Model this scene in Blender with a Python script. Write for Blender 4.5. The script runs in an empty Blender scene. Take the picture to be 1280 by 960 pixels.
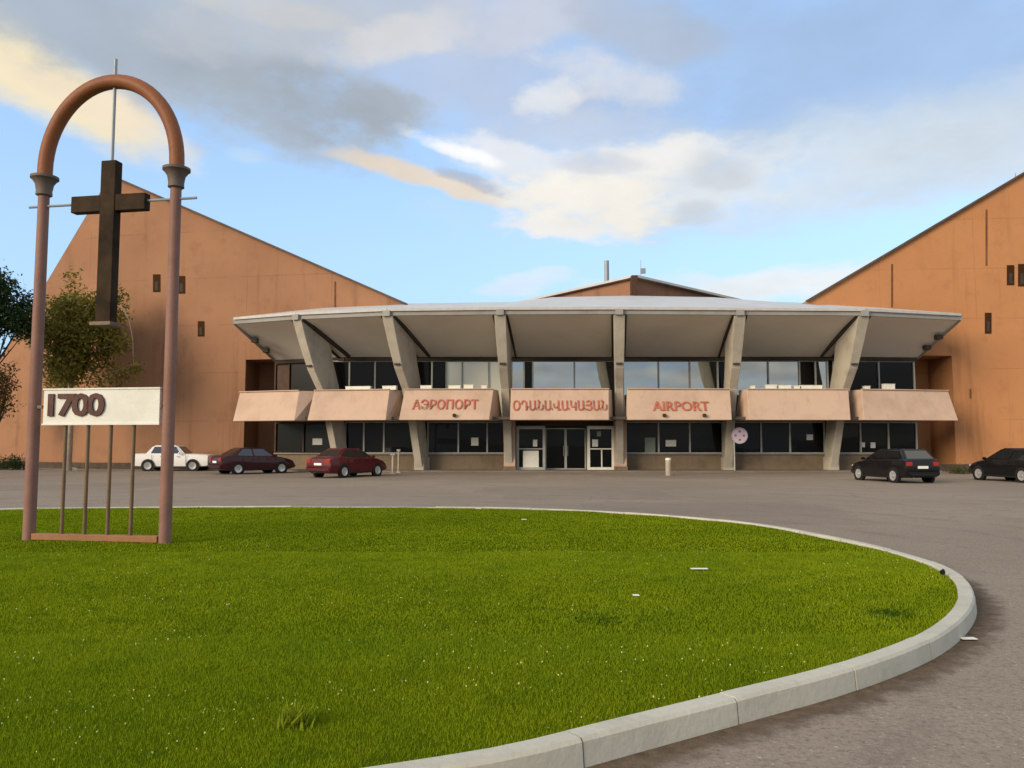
import bpy, bmesh, math, random
import numpy as np
from mathutils import Vector, Matrix, noise as mnoise

random.seed(7); rng = np.random.default_rng(7)
scene = bpy.context.scene
COL = scene.collection

# ------------------------------------------------------------------ camera
H = 1.65
PITCH = math.atan(74/1000.0)
cam = bpy.data.cameras.new("camera"); cam.lens = 28.125; cam.sensor_width = 36
cam.clip_start = 0.05; cam.clip_end = 5000
camo = bpy.data.objects.new("camera", cam); COL.objects.link(camo)
camo.location = (0, 0, H); camo.rotation_euler = (math.pi/2 + PITCH, 0, 0)
scene.camera = camo

def ray(px, py):
    u = (px-640)/1000.0; v = (480-py)/1000.0
    return Vector((u, math.cos(PITCH)-v*math.sin(PITCH), math.sin(PITCH)+v*math.cos(PITCH)))
def at(px, py, Y):
    r = ray(px, py); return Vector((0, 0, H)) + r*(Y/r.y)
def gp(px, py, z=0.0):
    r = ray(px, py); return Vector((0, 0, H)) + r*((z-H)/r.z)
def zat(py, Y): return at(640, py, Y).z
def on_line(px, py, P, Q):
    r = ray(px, py); k = r.x/r.y
    t = (k*P[1]-P[0])/((Q[0]-P[0])-k*(Q[1]-P[1]))
    x = P[0]+t*(Q[0]-P[0]); y = P[1]+t*(Q[1]-P[1])
    return Vector((x, y, H + r.z/r.y*y))

# ------------------------------------------------------------------ objects
def link(o, parent=None):
    COL.objects.link(o)
    if parent is not None: o.parent = parent
    return o
def thing(name, label, cat, loc=(0, 0, 0), rz=0, group=None, kind=None):
    o = bpy.data.objects.new(name, None); link(o)
    o.location = loc; o.rotation_euler = (0, 0, rz); o.empty_display_size = .2
    return tag(o, label, cat, group, kind)
def tag(o, label=None, cat=None, group=None, kind=None):
    if label: o['label'] = label
    if cat: o['category'] = cat
    if group: o['group'] = group
    if kind: o['kind'] = kind
    return o
class MB:
    def __init__(s): s.bm = bmesh.new()
    def box(s, c, d, rz=0, M=None, bev=0):
        m = Matrix.Translation(Vector(c)) @ Matrix.Rotation(rz, 4, 'Z') @ Matrix.Diagonal((d[0], d[1], d[2], 1))
        if M is not None: m = M @ m
        r = bmesh.ops.create_cube(s.bm, size=1, matrix=m)
        if bev:
            es = list({e for v in r['verts'] for e in v.link_edges})
            bmesh.ops.bevel(s.bm, geom=es, offset=bev, segments=2, affect='EDGES')
        return s
    def hexa(s, p):      # p: 4 bottom + 4 top
        v = [s.bm.verts.new(q) for q in p]
        for f in ((0, 1, 2, 3), (7, 6, 5, 4), (0, 4, 5, 1), (1, 5, 6, 2), (2, 6, 7, 3), (3, 7, 4, 0)):
            s.bm.faces.new([v[i] for i in f])
        return s
    def face(s, p):
        s.bm.faces.new([s.bm.verts.new(q) for q in p]); return s
    def prism(s, pts, d):
        d = Vector(d)
        a = [s.bm.verts.new(p) for p in pts]; b = [s.bm.verts.new(Vector(p)+d) for p in pts]
        n = len(a); s.bm.faces.new(a); s.bm.faces.new(b[::-1])
        for i in range(n): s.bm.faces.new((a[i], b[i], b[(i+1) % n], a[(i+1) % n]))
        return s
    def bar(s, p, q, w, h, up=(0, 0, 1)):
        p = Vector(p); q = Vector(q); d = (q-p); L = d.length; d.normalize()
        up = Vector(up); sx = d.cross(up)
        if sx.length < 1e-4: sx = d.cross(Vector((0, 1, 0)))
        sx.normalize(); uz = sx.cross(d)
        pts = []
        for e in (p, q):
            for a, b in ((-1, -1), (1, -1), (1, 1), (-1, 1)):
                pts.append(e + sx*a*w/2 + uz*b*h/2)
        return s.hexa(pts)
    def tube(s, pts, rad, seg=10, cap=True):
        rings = []
        n = len(pts); pts = [Vector(p) for p in pts]
        rad = rad if isinstance(rad, (list, tuple)) else [rad]*n
        ref = None
        for i in range(n):
            t = (pts[min(i+1, n-1)]-pts[max(i-1, 0)]).normalized()
            if ref is None:
                ref = Vector((0, 0, 1)) if abs(t.z) < .9 else Vector((1, 0, 0))
            a = t.cross(ref)
            if a.length < 1e-4: a = t.orthogonal()
            a.normalize(); b = t.cross(a); ref = b.cross(t) * -1 if False else -t.cross(a).cross(t).cross(t) if False else ref
            rings.append([s.bm.verts.new(pts[i]+(a*math.cos(2*math.pi*k/seg)+b*math.sin(2*math.pi*k/seg))*rad[i]) for k in range(seg)])
        for i in range(n-1):
            for k in range(seg):
                s.bm.faces.new((rings[i][k], rings[i][(k+1) % seg], rings[i+1][(k+1) % seg], rings[i+1][k]))
        if cap:
            s.bm.faces.new(rings[0][::-1]); s.bm.faces.new(rings[-1])
        return s
    def lathe(s, prof, M, seg=24):   # prof: (r, h) about local Z
        rings = []
        for r, h in prof:
            if r < 1e-5: rings.append([s.bm.verts.new(M @ Vector((0, 0, h)))])
            else: rings.append([s.bm.verts.new(M @ Vector((r*math.cos(2*math.pi*k/seg), r*math.sin(2*math.pi*k/seg), h))) for k in range(seg)])
        for a, b in zip(rings, rings[1:]):
            for k in range(seg):
                k2 = (k+1) % seg
                if len(a) == 1: s.bm.faces.new((a[0], b[k2], b[k])) if len(b) > 1 else None
                elif len(b) == 1: s.bm.faces.new((a[k], a[k2], b[0]))
                else: s.bm.faces.new((a[k], a[k2], b[k2], b[k]))
        return s
    def build(s, name, mat, parent=None, smooth=None, bev=0, recenter=False, parent_world=True):
        bmesh.ops.recalc_face_normals(s.bm, faces=s.bm.faces)
        me = bpy.data.meshes.new(name); s.bm.to_mesh(me); s.bm.free()
        me.materials.append(mat)
        o = bpy.data.objects.new(name, me)
        link(o, parent)
        if parent is not None and parent_world and getattr(s, 'world', True) and PARENT_WORLD[0]:
            bpy.context.view_layer.update()
            o.matrix_parent_inverse = world_of(parent).inverted()
        if smooth is not None:
            for p in me.polygons: p.use_smooth = True
            me.set_sharp_from_angle(angle=math.radians(smooth))
        if bev:
            m = o.modifiers.new("bevel", 'BEVEL'); m.width = bev; m.segments = 2; m.limit_method = 'ANGLE'
        return o
PARENT_WORLD = [True]
def world_of(o):
    m = o.matrix_parent_inverse @ o.matrix_basis if o.parent else o.matrix_basis.copy()
    return world_of(o.parent) @ m if o.parent else m
def np_mesh(name, verts, faces_n, mat, parent=None):
    """verts (F*n,3): every face has its own n vertices"""
    n = faces_n; F = len(verts)//n
    me = bpy.data.meshes.new(name)
    me.vertices.add(len(verts)); me.vertices.foreach_set("co", verts.astype(np.float32).ravel())
    me.loops.add(F*n); me.loops.foreach_set("vertex_index", np.arange(F*n, dtype=np.int32))
    me.polygons.add(F); me.polygons.foreach_set("loop_start", np.arange(0, F*n, n, dtype=np.int32))
    me.polygons.foreach_set("loop_total", np.full(F, n, dtype=np.int32))
    me.update(calc_edges=True); me.materials.append(mat)
    o = bpy.data.objects.new(name, me); link(o, parent)
    if parent is not None: o.matrix_parent_inverse = world_of(parent).inverted()
    return o

# ------------------------------------------------------------------ materials
def lin(r, g, b):
    f = lambda c: (c/255/12.92) if c/255 <= .04045 else ((c/255+.055)/1.055)**2.4
    return (f(r), f(g), f(b), 1)
def new_mat(name):
    m = bpy.data.materials.new(name); m.use_nodes = True
    return m, m.node_tree, m.node_tree.nodes["Principled BSDF"]
def simple(name, col, rough=.6, metal=0, spec=.25, coat=0, var=0, vscale=3, bump=0, bscale=40, emit=None):
    m, nt, b = new_mat(name)
    b.inputs["Base Color"].default_value = (*col[:3], 1); b.inputs["Roughness"].default_value = rough
    b.inputs["Metallic"].default_value = metal; b.inputs["Specular IOR Level"].default_value = spec
    if coat: b.inputs["Coat Weight"].default_value = coat; b.inputs["Coat Roughness"].default_value = .04
    if var or bump:
        tc = nt.nodes.new("ShaderNodeNewGeometry")
        if var:
            n = nt.nodes.new("ShaderNodeTexNoise"); n.inputs["Scale"].default_value = vscale; n.inputs["Detail"].default_value = 6
            n.inputs["Roughness"].default_value = .65
            nt.links.new(tc.outputs["Position"], n.inputs["Vector"])
            mr = nt.nodes.new("ShaderNodeMapRange"); mr.inputs[1].default_value = .3; mr.inputs[2].default_value = .7
            mr.inputs[3].default_value = 1-var; mr.inputs[4].default_value = 1+var
            nt.links.new(n.outputs["Fac"], mr.inputs[0])
            mx = nt.nodes.new("ShaderNodeMix"); mx.data_type = 'RGBA'; mx.blend_type = 'MULTIPLY'; mx.inputs[0].default_value = 1
            mx.inputs[6].default_value = (*col[:3], 1)
            nt.links.new(mr.outputs[0], mx.inputs[7]); nt.links.new(mx.outputs[2], b.inputs["Base Color"])
        if bump:
            n2 = nt.nodes.new("ShaderNodeTexNoise"); n2.inputs["Scale"].default_value = bscale; n2.inputs["Detail"].default_value = 5
            nt.links.new(tc.outputs["Position"], n2.inputs["Vector"])
            bp = nt.nodes.new("ShaderNodeBump"); bp.inputs["Strength"].default_value = bump; bp.inputs["Distance"].default_value = .02
            nt.links.new(n2.outputs["Fac"], bp.inputs["Height"]); nt.links.new(bp.outputs[0], b.inputs["Normal"])
    return m
def noise_node(nt, vec, scale, detail=5, rough=.6):
    n = nt.nodes.new("ShaderNodeTexNoise"); n.inputs["Scale"].default_value = scale
    n.inputs["Detail"].default_value = detail; n.inputs["Roughness"].default_value = rough
    nt.links.new(vec, n.inputs["Vector"]); return n.outputs["Fac"]
def maprange(nt, v, a, b, c, d, smooth=False):
    m = nt.nodes.new("ShaderNodeMapRange")
    if smooth: m.interpolation_type = 'SMOOTHSTEP'
    nt.links.new(v, m.inputs[0])
    for i, x in enumerate((a, b, c, d)): m.inputs[1+i].default_value = x
    return m.outputs[0]
def mixc(nt, f, a, b, mode='MIX'):
    m = nt.nodes.new("ShaderNodeMix"); m.data_type = 'RGBA'; m.blend_type = mode
    for sock, x in ((0, f), (6, a), (7, b)):
        if isinstance(x, (int, float)): m.inputs[sock].default_value = x
        elif isinstance(x, tuple): m.inputs[sock].default_value = (*x[:3], 1)
        else: nt.links.new(x, m.inputs[sock])
    return m.outputs[2]
def math_n(nt, op, a, b=None, c=None):
    m = nt.nodes.new("ShaderNodeMath"); m.operation = op
    for i, x in enumerate((a, b, c)):
        if x is None: continue
        if isinstance(x, (int, float)): m.inputs[i].default_value = x
        else: nt.links.new(x, m.inputs[i])
    return m.outputs[0]
def bump_to(nt, b, h, strength, dist=.02):
    bp = nt.nodes.new("ShaderNodeBump"); bp.inputs["Strength"].default_value = strength; bp.inputs["Distance"].default_value = dist
    nt.links.new(h, bp.inputs["Height"]); nt.links.new(bp.outputs[0], b.inputs["Normal"])

def tuff_wall(name, base, dark, pale, ang=0.0):
    """orange rendered tuff cladding: large slabs, stains and streaks"""
    m, nt, b = new_mat(name); g = nt.nodes.new("ShaderNodeNewGeometry").outputs["Position"]
    n1 = noise_node(nt, g, .16, 6, .6); n2 = noise_node(nt, g, .9, 7, .7); n3 = noise_node(nt, g, 14, 4, .6)
    c = mixc(nt, maprange(nt, n1, .35, .65, 0, 1, True), base, pale)
    c = mixc(nt, maprange(nt, n2, .5, .76, 0, .45, True), c, dark)
    st = nt.nodes.new("ShaderNodeMapping"); st.inputs["Scale"].default_value = (1.1, 1.1, .09)
    nt.links.new(g, st.inputs[0])
    n4 = noise_node(nt, st.outputs[0], 1.0, 5, .65)
    c = mixc(nt, maprange(nt, n4, .53, .72, 0, .65, True), c, dark)
    mp = nt.nodes.new("ShaderNodeMapping"); mp.inputs["Rotation"].default_value = (math.pi/2, 0, 0)
    nt.links.new(g, mp.inputs[0])
    cx = nt.nodes.new("ShaderNodeCombineXYZ"); sp = nt.nodes.new("ShaderNodeSeparateXYZ"); nt.links.new(g, sp.inputs[0])
    nt.links.new(sp.outputs[0], cx.inputs[0]); nt.links.new(sp.outputs[2], cx.inputs[1])
    bk = nt.nodes.new("ShaderNodeTexBrick"); bk.offset = 0; bk.inputs["Scale"].default_value = 1
    bk.inputs["Brick Width"].default_value = 5.6; bk.inputs["Row Height"].default_value = 3.05; bk.inputs["Mortar Size"].default_value = .035
    bk.inputs["Color1"].default_value = (1, 1, 1, 1); bk.inputs["Color2"].default_value = (.93, .94, .95, 1); bk.inputs["Mortar"].default_value = (.74, .72, .7, 1)
    bk.inputs["Mortar Smooth"].default_value = .5
    nt.links.new(cx.outputs[0], bk.inputs["Vector"])
    n5 = noise_node(nt, g, .3, 3, .5)
    c = mixc(nt, maprange(nt, n5, .42, .6, 0, .8, True), c, mixc(nt, 1.0, c, bk.outputs["Color"], 'MULTIPLY'))
    c = mixc(nt, maprange(nt, n3, .3, .7, 0, .16), c, dark)
    nt.links.new(c, b.inputs["Base Color"]); b.inputs["Roughness"].default_value = .9; b.inputs["Specular IOR Level"].default_value = .2
    bump_to(nt, b, n3, .25, .03)
    return m
def concrete(name, base, dark, streak=.5, scale=.7, rough=.85):
    m, nt, b = new_mat(name); g = nt.nodes.new("ShaderNodeNewGeometry").outputs["Position"]
    n1 = noise_node(nt, g, scale, 7, .65); n2 = noise_node(nt, g, 22, 4, .6)
    st = nt.nodes.new("ShaderNodeMapping"); st.inputs["Scale"].default_value = (2.2, 2.2, .22); nt.links.new(g, st.inputs[0])
    n3 = noise_node(nt, st.outputs[0], 1.3, 5, .7)
    c = mixc(nt, maprange(nt, n1, .4, .72, 0, .6, True), base, dark)
    c = mixc(nt, maprange(nt, n3, .52, .75, 0, streak, True), c, dark)
    c = mixc(nt, maprange(nt, n2, .3, .7, 0, .22), c, dark)
    nt.links.new(c, b.inputs["Base Color"]); b.inputs["Roughness"].default_value = rough; b.inputs["Specular IOR Level"].default_value = .25
    bump_to(nt, b, n2, .25, .02)
    return m
def glass_mat(name, tint, refl, rough=.03, fk=1.0):
    m, nt, b = new_mat(name)
    b.inputs["Base Color"].default_value = (*tint, 1); b.inputs["Roughness"].default_value = .25; b.inputs["Specular IOR Level"].default_value = .1
    gl = nt.nodes.new("ShaderNodeBsdfGlossy"); gl.inputs["Roughness"].default_value = rough; gl.inputs["Color"].default_value = (.9, .95, .95, 1)
    fr = nt.nodes.new("ShaderNodeFresnel"); fr.inputs[0].default_value = 1.5
    f = math_n(nt, 'MULTIPLY_ADD', fr.outputs[0], fk, refl)
    g = nt.nodes.new("ShaderNodeNewGeometry").outputs["Position"]
    n = noise_node(nt, g, .6, 2, .5)
    bp = nt.nodes.new("ShaderNodeBump"); bp.inputs["Strength"].default_value = .05; bp.inputs["Distance"].default_value = .05
    nt.links.new(n, bp.inputs["Height"]); nt.links.new(bp.outputs[0], gl.inputs["Normal"])
    mx = nt.nodes.new("ShaderNodeMixShader"); nt.links.new(f, mx.inputs[0]); nt.links.new(b.outputs[0], mx.inputs[1]); nt.links.new(gl.outputs[0], mx.inputs[2])
    nt.links.new(mx.outputs[0], nt.nodes["Material Output"].inputs["Surface"])
    return m

M = {}
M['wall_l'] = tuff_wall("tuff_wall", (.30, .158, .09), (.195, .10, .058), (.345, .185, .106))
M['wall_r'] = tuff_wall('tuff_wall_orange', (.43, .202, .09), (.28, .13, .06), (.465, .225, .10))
M['lantern'] = tuff_wall("tuff_lantern", (.30, .16, .10), (.2, .1, .07), (.32, .18, .11))
M['coping'] = simple("coping_metal", (.085, .07, .06), .7, var=.3)
M['conc'] = concrete("fin_concrete", (.46, .43, .365), (.25, .23, .19), .55)
M['soffit'] = concrete("soffit_plaster", (.80, .77, .70), (.66, .63, .57), .2, .35)
M['fascia'] = concrete("fascia_metal", (.30, .30, .29), (.19, .18, .165), .5, .5, .6)
M['fascia_pale'] = simple("fascia_strip", (.46, .46, .45), .5, var=.12)  # paler tone for the strip above the fascia
M['roof'] = simple("roof_sheet", (.50, .51, .51), .45, var=.12, vscale=.8)
M['panel'] = concrete("panel_tuff", (.54, .40, .31), (.37, .265, .20), .5, .55)
M['panel_side'] = M['panel']
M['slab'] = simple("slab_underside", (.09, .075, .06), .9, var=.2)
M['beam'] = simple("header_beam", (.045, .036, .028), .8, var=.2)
M['dado'] = concrete("dado_stone", (.21, .165, .115), (.10, .075, .05), .6, .8)
M['glass_dark'] = glass_mat("dark_glass", (.002, .002, .002), .0, .03, .15)
M['glass_low'] = glass_mat("lower_glass", (.002, .0025, .0025), .0, .03, .15)
M['glass_refl'] = glass_mat("mirror_glass", (.02, .022, .022), .3)
M['cream'] = glass_mat("cream_pane", (.78, .75, .55), .10, .1)  # pane given an even cream colour
M['alu'] = simple("aluminium_frame", (.36, .37, .35), .45, var=.15)
M['alu_w'] = simple("white_frame", (.72, .72, .66), .45, var=.08)
M['paper'] = simple("paper_notice", (.62, .64, .62), .7)
M['greenpane'] = simple("greenish_panel", (.20, .25, .21), .4)
M['letter'] = simple("sign_letter_red", (.42, .125, .08), .6, var=.3, vscale=2.5)
M['darkbrown'] = simple("dark_brown_wood", (.06, .03, .018), .6, var=.3)
M['slit'] = simple("slit_window_dark", (.045, .02, .008), .7, spec=.05, var=.2)
M['white'] = simple("white_paint_box", (.74, .74, .66), .6, var=.1)
M['black'] = simple("black_plastic", (.012, .012, .012), .5)
M['steel'] = simple("grey_steel", (.25, .28, .31), .45, metal=.3, var=.1)
M['base_band'] = simple("base_band_dark", (.075, .06, .045), .9, var=.35)

# ---- asphalt
def asphalt():
    m, nt, b = new_mat("asphalt"); g = nt.nodes.new("ShaderNodeNewGeometry").outputs["Position"]
    n1 = noise_node(nt, g, .12, 6, .6); n2 = noise_node(nt, g, 1.1, 7, .7); n3 = noise_node(nt, g, 60, 4, .65)
    st = nt.nodes.new("ShaderNodeMapping"); st.inputs["Scale"].default_value = (.12, .9, 1); st.inputs["Rotation"].default_value = (0, 0, .12); nt.links.new(g, st.inputs[0])
    n4 = noise_node(nt, st.outputs[0], .8, 5, .65)
    c = mixc(nt, maprange(nt, n1, .35, .65, 0, 1, True), (.275, .232, .188), (.335, .285, .23))
    c = mixc(nt, maprange(nt, n2, .48, .8, 0, .5, True), c, (.21, .17, .13))
    c = mixc(nt, maprange(nt, n4, .55, .78, 0, .6, True), c, (.185, .16, .138))
    vc = nt.nodes.new("ShaderNodeTexVoronoi"); vc.inputs["Scale"].default_value = .16; vc.distance = 'CHEBYCHEV'; nt.links.new(g, vc.inputs["Vector"])
    spc = nt.nodes.new("ShaderNodeSeparateColor"); nt.links.new(vc.outputs["Color"], spc.inputs[0])
    c = mixc(nt, math_n(nt, 'MULTIPLY', math_n(nt, 'GREATER_THAN', spc.outputs[2], .72), .22), c, (.15, .125, .105))
    wv = nt.nodes.new("ShaderNodeTexNoise"); wv.inputs["Scale"].default_value = .35; wv.inputs["Detail"].default_value = 2; nt.links.new(g, wv.inputs["Vector"])
    ln = nt.nodes.new("ShaderNodeVectorMath"); ln.operation = 'DISTANCE'; nt.links.new(g, ln.inputs[0]); ln.inputs[1].default_value = (-5.5, 10.5, 0)
    ring = math_n(nt, 'PINGPONG', math_n(nt, 'ADD', ln.outputs["Value"], math_n(nt, 'MULTIPLY', wv.outputs["Fac"], 1.2)), .85)
    tyre = math_n(nt, 'MULTIPLY', maprange(nt, ring, .0, .22, .5, 0, True), maprange(nt, n2, .4, .6, 0, 1, True))
    c = mixc(nt, tyre, c, (.17, .145, .125))
    # loose grit: pale and dark stones
    v = nt.nodes.new("ShaderNodeTexVoronoi"); v.inputs["Scale"].default_value = 70; nt.links.new(g, v.inputs["Vector"])
    sp = nt.nodes.new("ShaderNodeSeparateColor"); nt.links.new(v.outputs["Color"], sp.inputs[0])
    stone = math_n(nt, 'MULTIPLY', math_n(nt, 'GREATER_THAN', sp.outputs[0], .86), math_n(nt, 'LESS_THAN', v.outputs["Distance"], .42))
    c = mixc(nt, math_n(nt, 'MULTIPLY', stone, .55), c, (.42, .36, .29))
    dk = math_n(nt, 'MULTIPLY', math_n(nt, 'LESS_THAN', sp.outputs[1], .10), math_n(nt, 'LESS_THAN', v.outputs["Distance"], .32))
    c = mixc(nt, math_n(nt, 'MULTIPLY', dk, .5), c, (.07, .055, .045))
    c = mixc(nt, maprange(nt, n3, .3, .7, 0, .45), c, (.15, .118, .088))
    n6 = noise_node(nt, g, 5.5, 6, .7); n7 = noise_node(nt, g, 24, 5, .7)
    c = mixc(nt, maprange(nt, n6, .48, .72, 0, .5, True), c, (.19, .155, .12))
    c = mixc(nt, maprange(nt, n7, .50, .66, 0, .75, True), c, (.15, .12, .092))
    c = mixc(nt, maprange(nt, n7, .46, .3, 0, .45, True), c, (.42, .36, .29))
    v3 = nt.nodes.new("ShaderNodeTexVoronoi"); v3.inputs["Scale"].default_value = 26; nt.links.new(g, v3.inputs["Vector"])
    sp3 = nt.nodes.new("ShaderNodeSeparateColor"); nt.links.new(v3.outputs["Color"], sp3.inputs[0])
    peb = math_n(nt, 'MULTIPLY', math_n(nt, 'GREATER_THAN', sp3.outputs[0], .86), math_n(nt, 'LESS_THAN', v3.outputs["Distance"], math_n(nt, 'MULTIPLY', sp3.outputs[1], .32)))
    c = mixc(nt, math_n(nt, 'MULTIPLY', peb, .6), c, (.46, .41, .34))
    # fine cracks
    v2 = nt.nodes.new("ShaderNodeTexVoronoi"); v2.feature = 'DISTANCE_TO_EDGE'; v2.inputs["Scale"].default_value = .45
    ds = nt.nodes.new("ShaderNodeVectorMath"); ds.operation = 'ADD'
    nz = nt.nodes.new("ShaderNodeTexNoise"); nz.inputs["Scale"].default_value = .9; nz.inputs["Detail"].default_value = 5; nt.links.new(g, nz.inputs["Vector"])
    sc = nt.nodes.new("ShaderNodeVectorMath"); sc.operation = 'SCALE'; sc.inputs["Scale"].default_value = 1.6; nt.links.new(nz.outputs["Color"], sc.inputs[0])
    nt.links.new(g, ds.inputs[0]); nt.links.new(sc.outputs[0], ds.inputs[1]); nt.links.new(ds.outputs[0], v2.inputs["Vector"])
    crack = maprange(nt, v2.outputs["Distance"], .0, .012, .4, 0)
    crack = math_n(nt, 'MULTIPLY', crack, maprange(nt, n1, .48, .6, 0, 1, True))
    c = mixc(nt, crack, c, (.07, .058, .05))
    nt.links.new(c, b.inputs["Base Color"]); b.inputs["Roughness"].default_value = .93; b.inputs["Specular IOR Level"].default_value = .12
    h = math_n(nt, 'ADD', n3, stone); bump_to(nt, b, h, .5, .012)
    return m
M['asphalt'] = asphalt()
def grass_mat(name, a, bb, c3, transl):
    m, nt, b = new_mat(name); g = nt.nodes.new("ShaderNodeNewGeometry").outputs["Position"]
    n1 = noise_node(nt, g, .35, 5, .6); n2 = noise_node(nt, g, 3.2, 5, .65); n3 = noise_node(nt, g, 45, 3, .6)
    c = mixc(nt, maprange(nt, n1, .35, .65, 0, 1, True), a, bb)
    c = mixc(nt, maprange(nt, n2, .45, .7, 0, .8, True), c, c3)
    c = mixc(nt, maprange(nt, n3, .3, .75, 0, .5), c, (a[0]*1.9, a[1]*1.55, a[2]*1.5))
    nt.links.new(c, b.inputs["Base Color"]); b.inputs["Roughness"].default_value = .8; b.inputs["Specular IOR Level"].default_value = .0
    if transl:
        t = nt.nodes.new("ShaderNodeBsdfTranslucent"); nt.links.new(c, t.inputs["Color"])
        mx = nt.nodes.new("ShaderNodeMixShader"); mx.inputs[0].default_value = transl
        nt.links.new(b.outputs[0], mx.inputs[1]); nt.links.new(t.outputs[0], mx.inputs[2])
        nt.links.new(mx.outputs[0], nt.nodes["Material Output"].inputs["Surface"])
    return m
M['turf'] = grass_mat("turf_soil", (.05, .075, .002), (.07, .095, .002), (.035, .06, .002), 0)
M['blade'] = grass_mat("grass_blade", (.16, .245, .010), (.225, .30, .012), (.10, .185, .010), .3)
M['kerb'] = concrete("kerb_concrete", (.52, .51, .43), (.36, .345, .29), .3, 1.6)

# ------------------------------------------------------------------ ground
mb = MB(); mb.face([(-900, -300, 0), (900, -300, 0), (900, 1500, 0), (-900, 1500, 0)])
tag(mb.build('ground', M['asphalt']), kind='structure')

# ------------------------------------------------------------------ lawn island
KZ = .15
near = [gp(x, y, KZ) for x, y in ((250, 990), (360, 973), (454, 958), (548, 944), (640, 928), (755, 900), (920, 860), (1040, 830), (1140, 795), (1187, 763), (1198, 738), (1184, 717), (1140, 697), (1040, 672), (920, 652), (790, 641), (690, 636), (540, 633), (300, 632.5), (100, 634), (0, 636))]
ctrl = [(p.x, p.y) for p in near] + [(-14.6, 16.4), (-16.6, 12.6), (-16.4, 8.5), (-13.6, 4.8), (-10, 2.9), (-6.5, 2.15), (-4.1, 2.4), (-2.4, 3.0)]
def catmull(P, n=10):
    out = []; N = len(P)
    for i in range(N):
        p0, p1, p2, p3 = (Vector(P[(i+k-1) % N]) for k in range(4))
        for j in range(n):
            t = j/n
            out.append(.5*((2*p1)+(p2-p0)*t+(2*p0-5*p1+4*p2-p3)*t*t+(3*p1-p0-3*p2+p3)*t**3))
    return out
path = catmull(ctrl, 12)
# resample evenly and smooth lightly
for _ in range(6):
    path = [(path[i-1]+path[i]*2+path[(i+1) % len(path)])/4 for i in range(len(path))]
cum = [0]
for i in range(len(path)): cum.append(cum[-1]+(path[(i+1) % len(path)]-path[i]).length)
TOT = cum[-1]
def along(s):
    s %= TOT
    import bisect
    i = bisect.bisect_right(cum, s)-1; i = min(i, len(path)-1)
    t = (s-cum[i])/max(1e-6, cum[i+1]-cum[i])
    return path[i].lerp(path[(i+1) % len(path)], t)
area = sum(path[i].x*path[(i+1) % len(path)].y-path[(i+1) % len(path)].x*path[i].y for i in range(len(path)))
SGN = 1 if area > 0 else -1
def outn(s):
    d = (along(s+.15)-along(s-.15)).normalized(); return Vector((d.y, -d.x))*SGN
s_ref = min(range(2000), key=lambda k: (along(TOT*k/2000)-Vector((0.30, 4.28))).length)*TOT/2000
nb = round(TOT/1.15); bl = TOT/nb; KW = .15
mb = MB()
for k in range(nb):
    s0 = s_ref+k*bl+.006; s1 = s_ref+(k+1)*bl-.006
    dz = random.uniform(-.004, .004) if along(s0).y < 17 else random.choice((-.002, -.008, -.014, -.024)); do = random.uniform(-.006, .006)
    secs = []
    for j in range(6):
        s = s0+(s1-s0)*j/5; p = along(s); n = outn(s)
        prof = ((do, -.05), (do, KZ-.012+dz), (do+.012, KZ+dz), (do+KW-.022, KZ+dz), (do+KW-.004, KZ-.02+dz), (do+KW+.012, -.05))
        secs.append([mb.bm.verts.new((p.x+n.x*a, p.y+n.y*a, z)) for a, z in prof])
    for a, b in zip(secs, secs[1:]):
        for q in range(5): mb.bm.faces.new((a[q], a[q+1], b[q+1], b[q]))
    mb.bm.faces.new(secs[0]); mb.bm.faces.new(secs[-1][::-1])
tag(mb.build('kerb', M['kerb'], smooth=30), kind='structure')

m_dirt = simple('kerb_dirt', (.15, .112, .078), .95, spec=.05, var=.35, vscale=9, bump=.4, bscale=60)
nt_ = m_dirt.node_tree; at_ = nt_.nodes.new("ShaderNodeAttribute"); at_.attribute_name = "spread"
gg = nt_.nodes.new("ShaderNodeNewGeometry").outputs["Position"]
al = math_n(nt_, 'MULTIPLY_ADD', noise_node(nt_, gg, 5, 7, .7), 1.6, math_n(nt_, 'MULTIPLY', at_.outputs["Fac"], -1.3))
al = maprange(nt_, al, -.15, .75, 0, .85, True)
al = math_n(nt_, 'MULTIPLY', al, maprange(nt_, at_.outputs["Fac"], .55, 1, 1, 0, True))
nt_.links.new(al, nt_.nodes["Principled BSDF"].inputs["Alpha"])
ns = 420; me = bpy.data.meshes.new('dirt'); vs_, fs_, at_v = [], [], []
for k in range(ns):
    s_ = TOT*k/ns; p = along(s_); n = outn(s_)
    for q_, w_ in enumerate((KW-.02, KW+.12, KW+.42)):
        vs_.append((p.x+n.x*w_, p.y+n.y*w_, .004)); at_v.append((0, .3, 1)[q_])
for k in range(ns):
    a, b = 3*k, 3*((k+1) % ns)
    fs_ += [(a, a+1, b+1, b), (a+1, a+2, b+2, b+1)]
me.from_pydata(vs_, [], fs_); me.materials.append(m_dirt)
at2 = me.attributes.new('spread', 'FLOAT', 'POINT'); at2.data.foreach_set('value', at_v)
tag(link(bpy.data.objects.new('dirt', me)), kind='structure')
GZ = .118
cen = Vector((-5.5, 10.5))
def gz(x, y): return GZ + .018*mnoise.noise(Vector((x*.7, y*.7, 3))) + .006*mnoise.noise(Vector((x*3, y*3, 1)))
bm = bmesh.new(); rings = []; NR = 40; sub = path[::2]
for r in range(1, NR+1):
    f = r/NR
    ring = []
    for p in sub:
        q = cen.lerp(p, f*1.0015)
        ring.append(bm.verts.new((q.x, q.y, gz(q.x, q.y))))
    rings.append(ring)
c0 = bm.verts.new((cen.x, cen.y, gz(cen.x, cen.y)))
N = len(sub)
for i in range(N): bm.faces.new((c0, rings[0][i], rings[0][(i+1) % N]))
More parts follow.
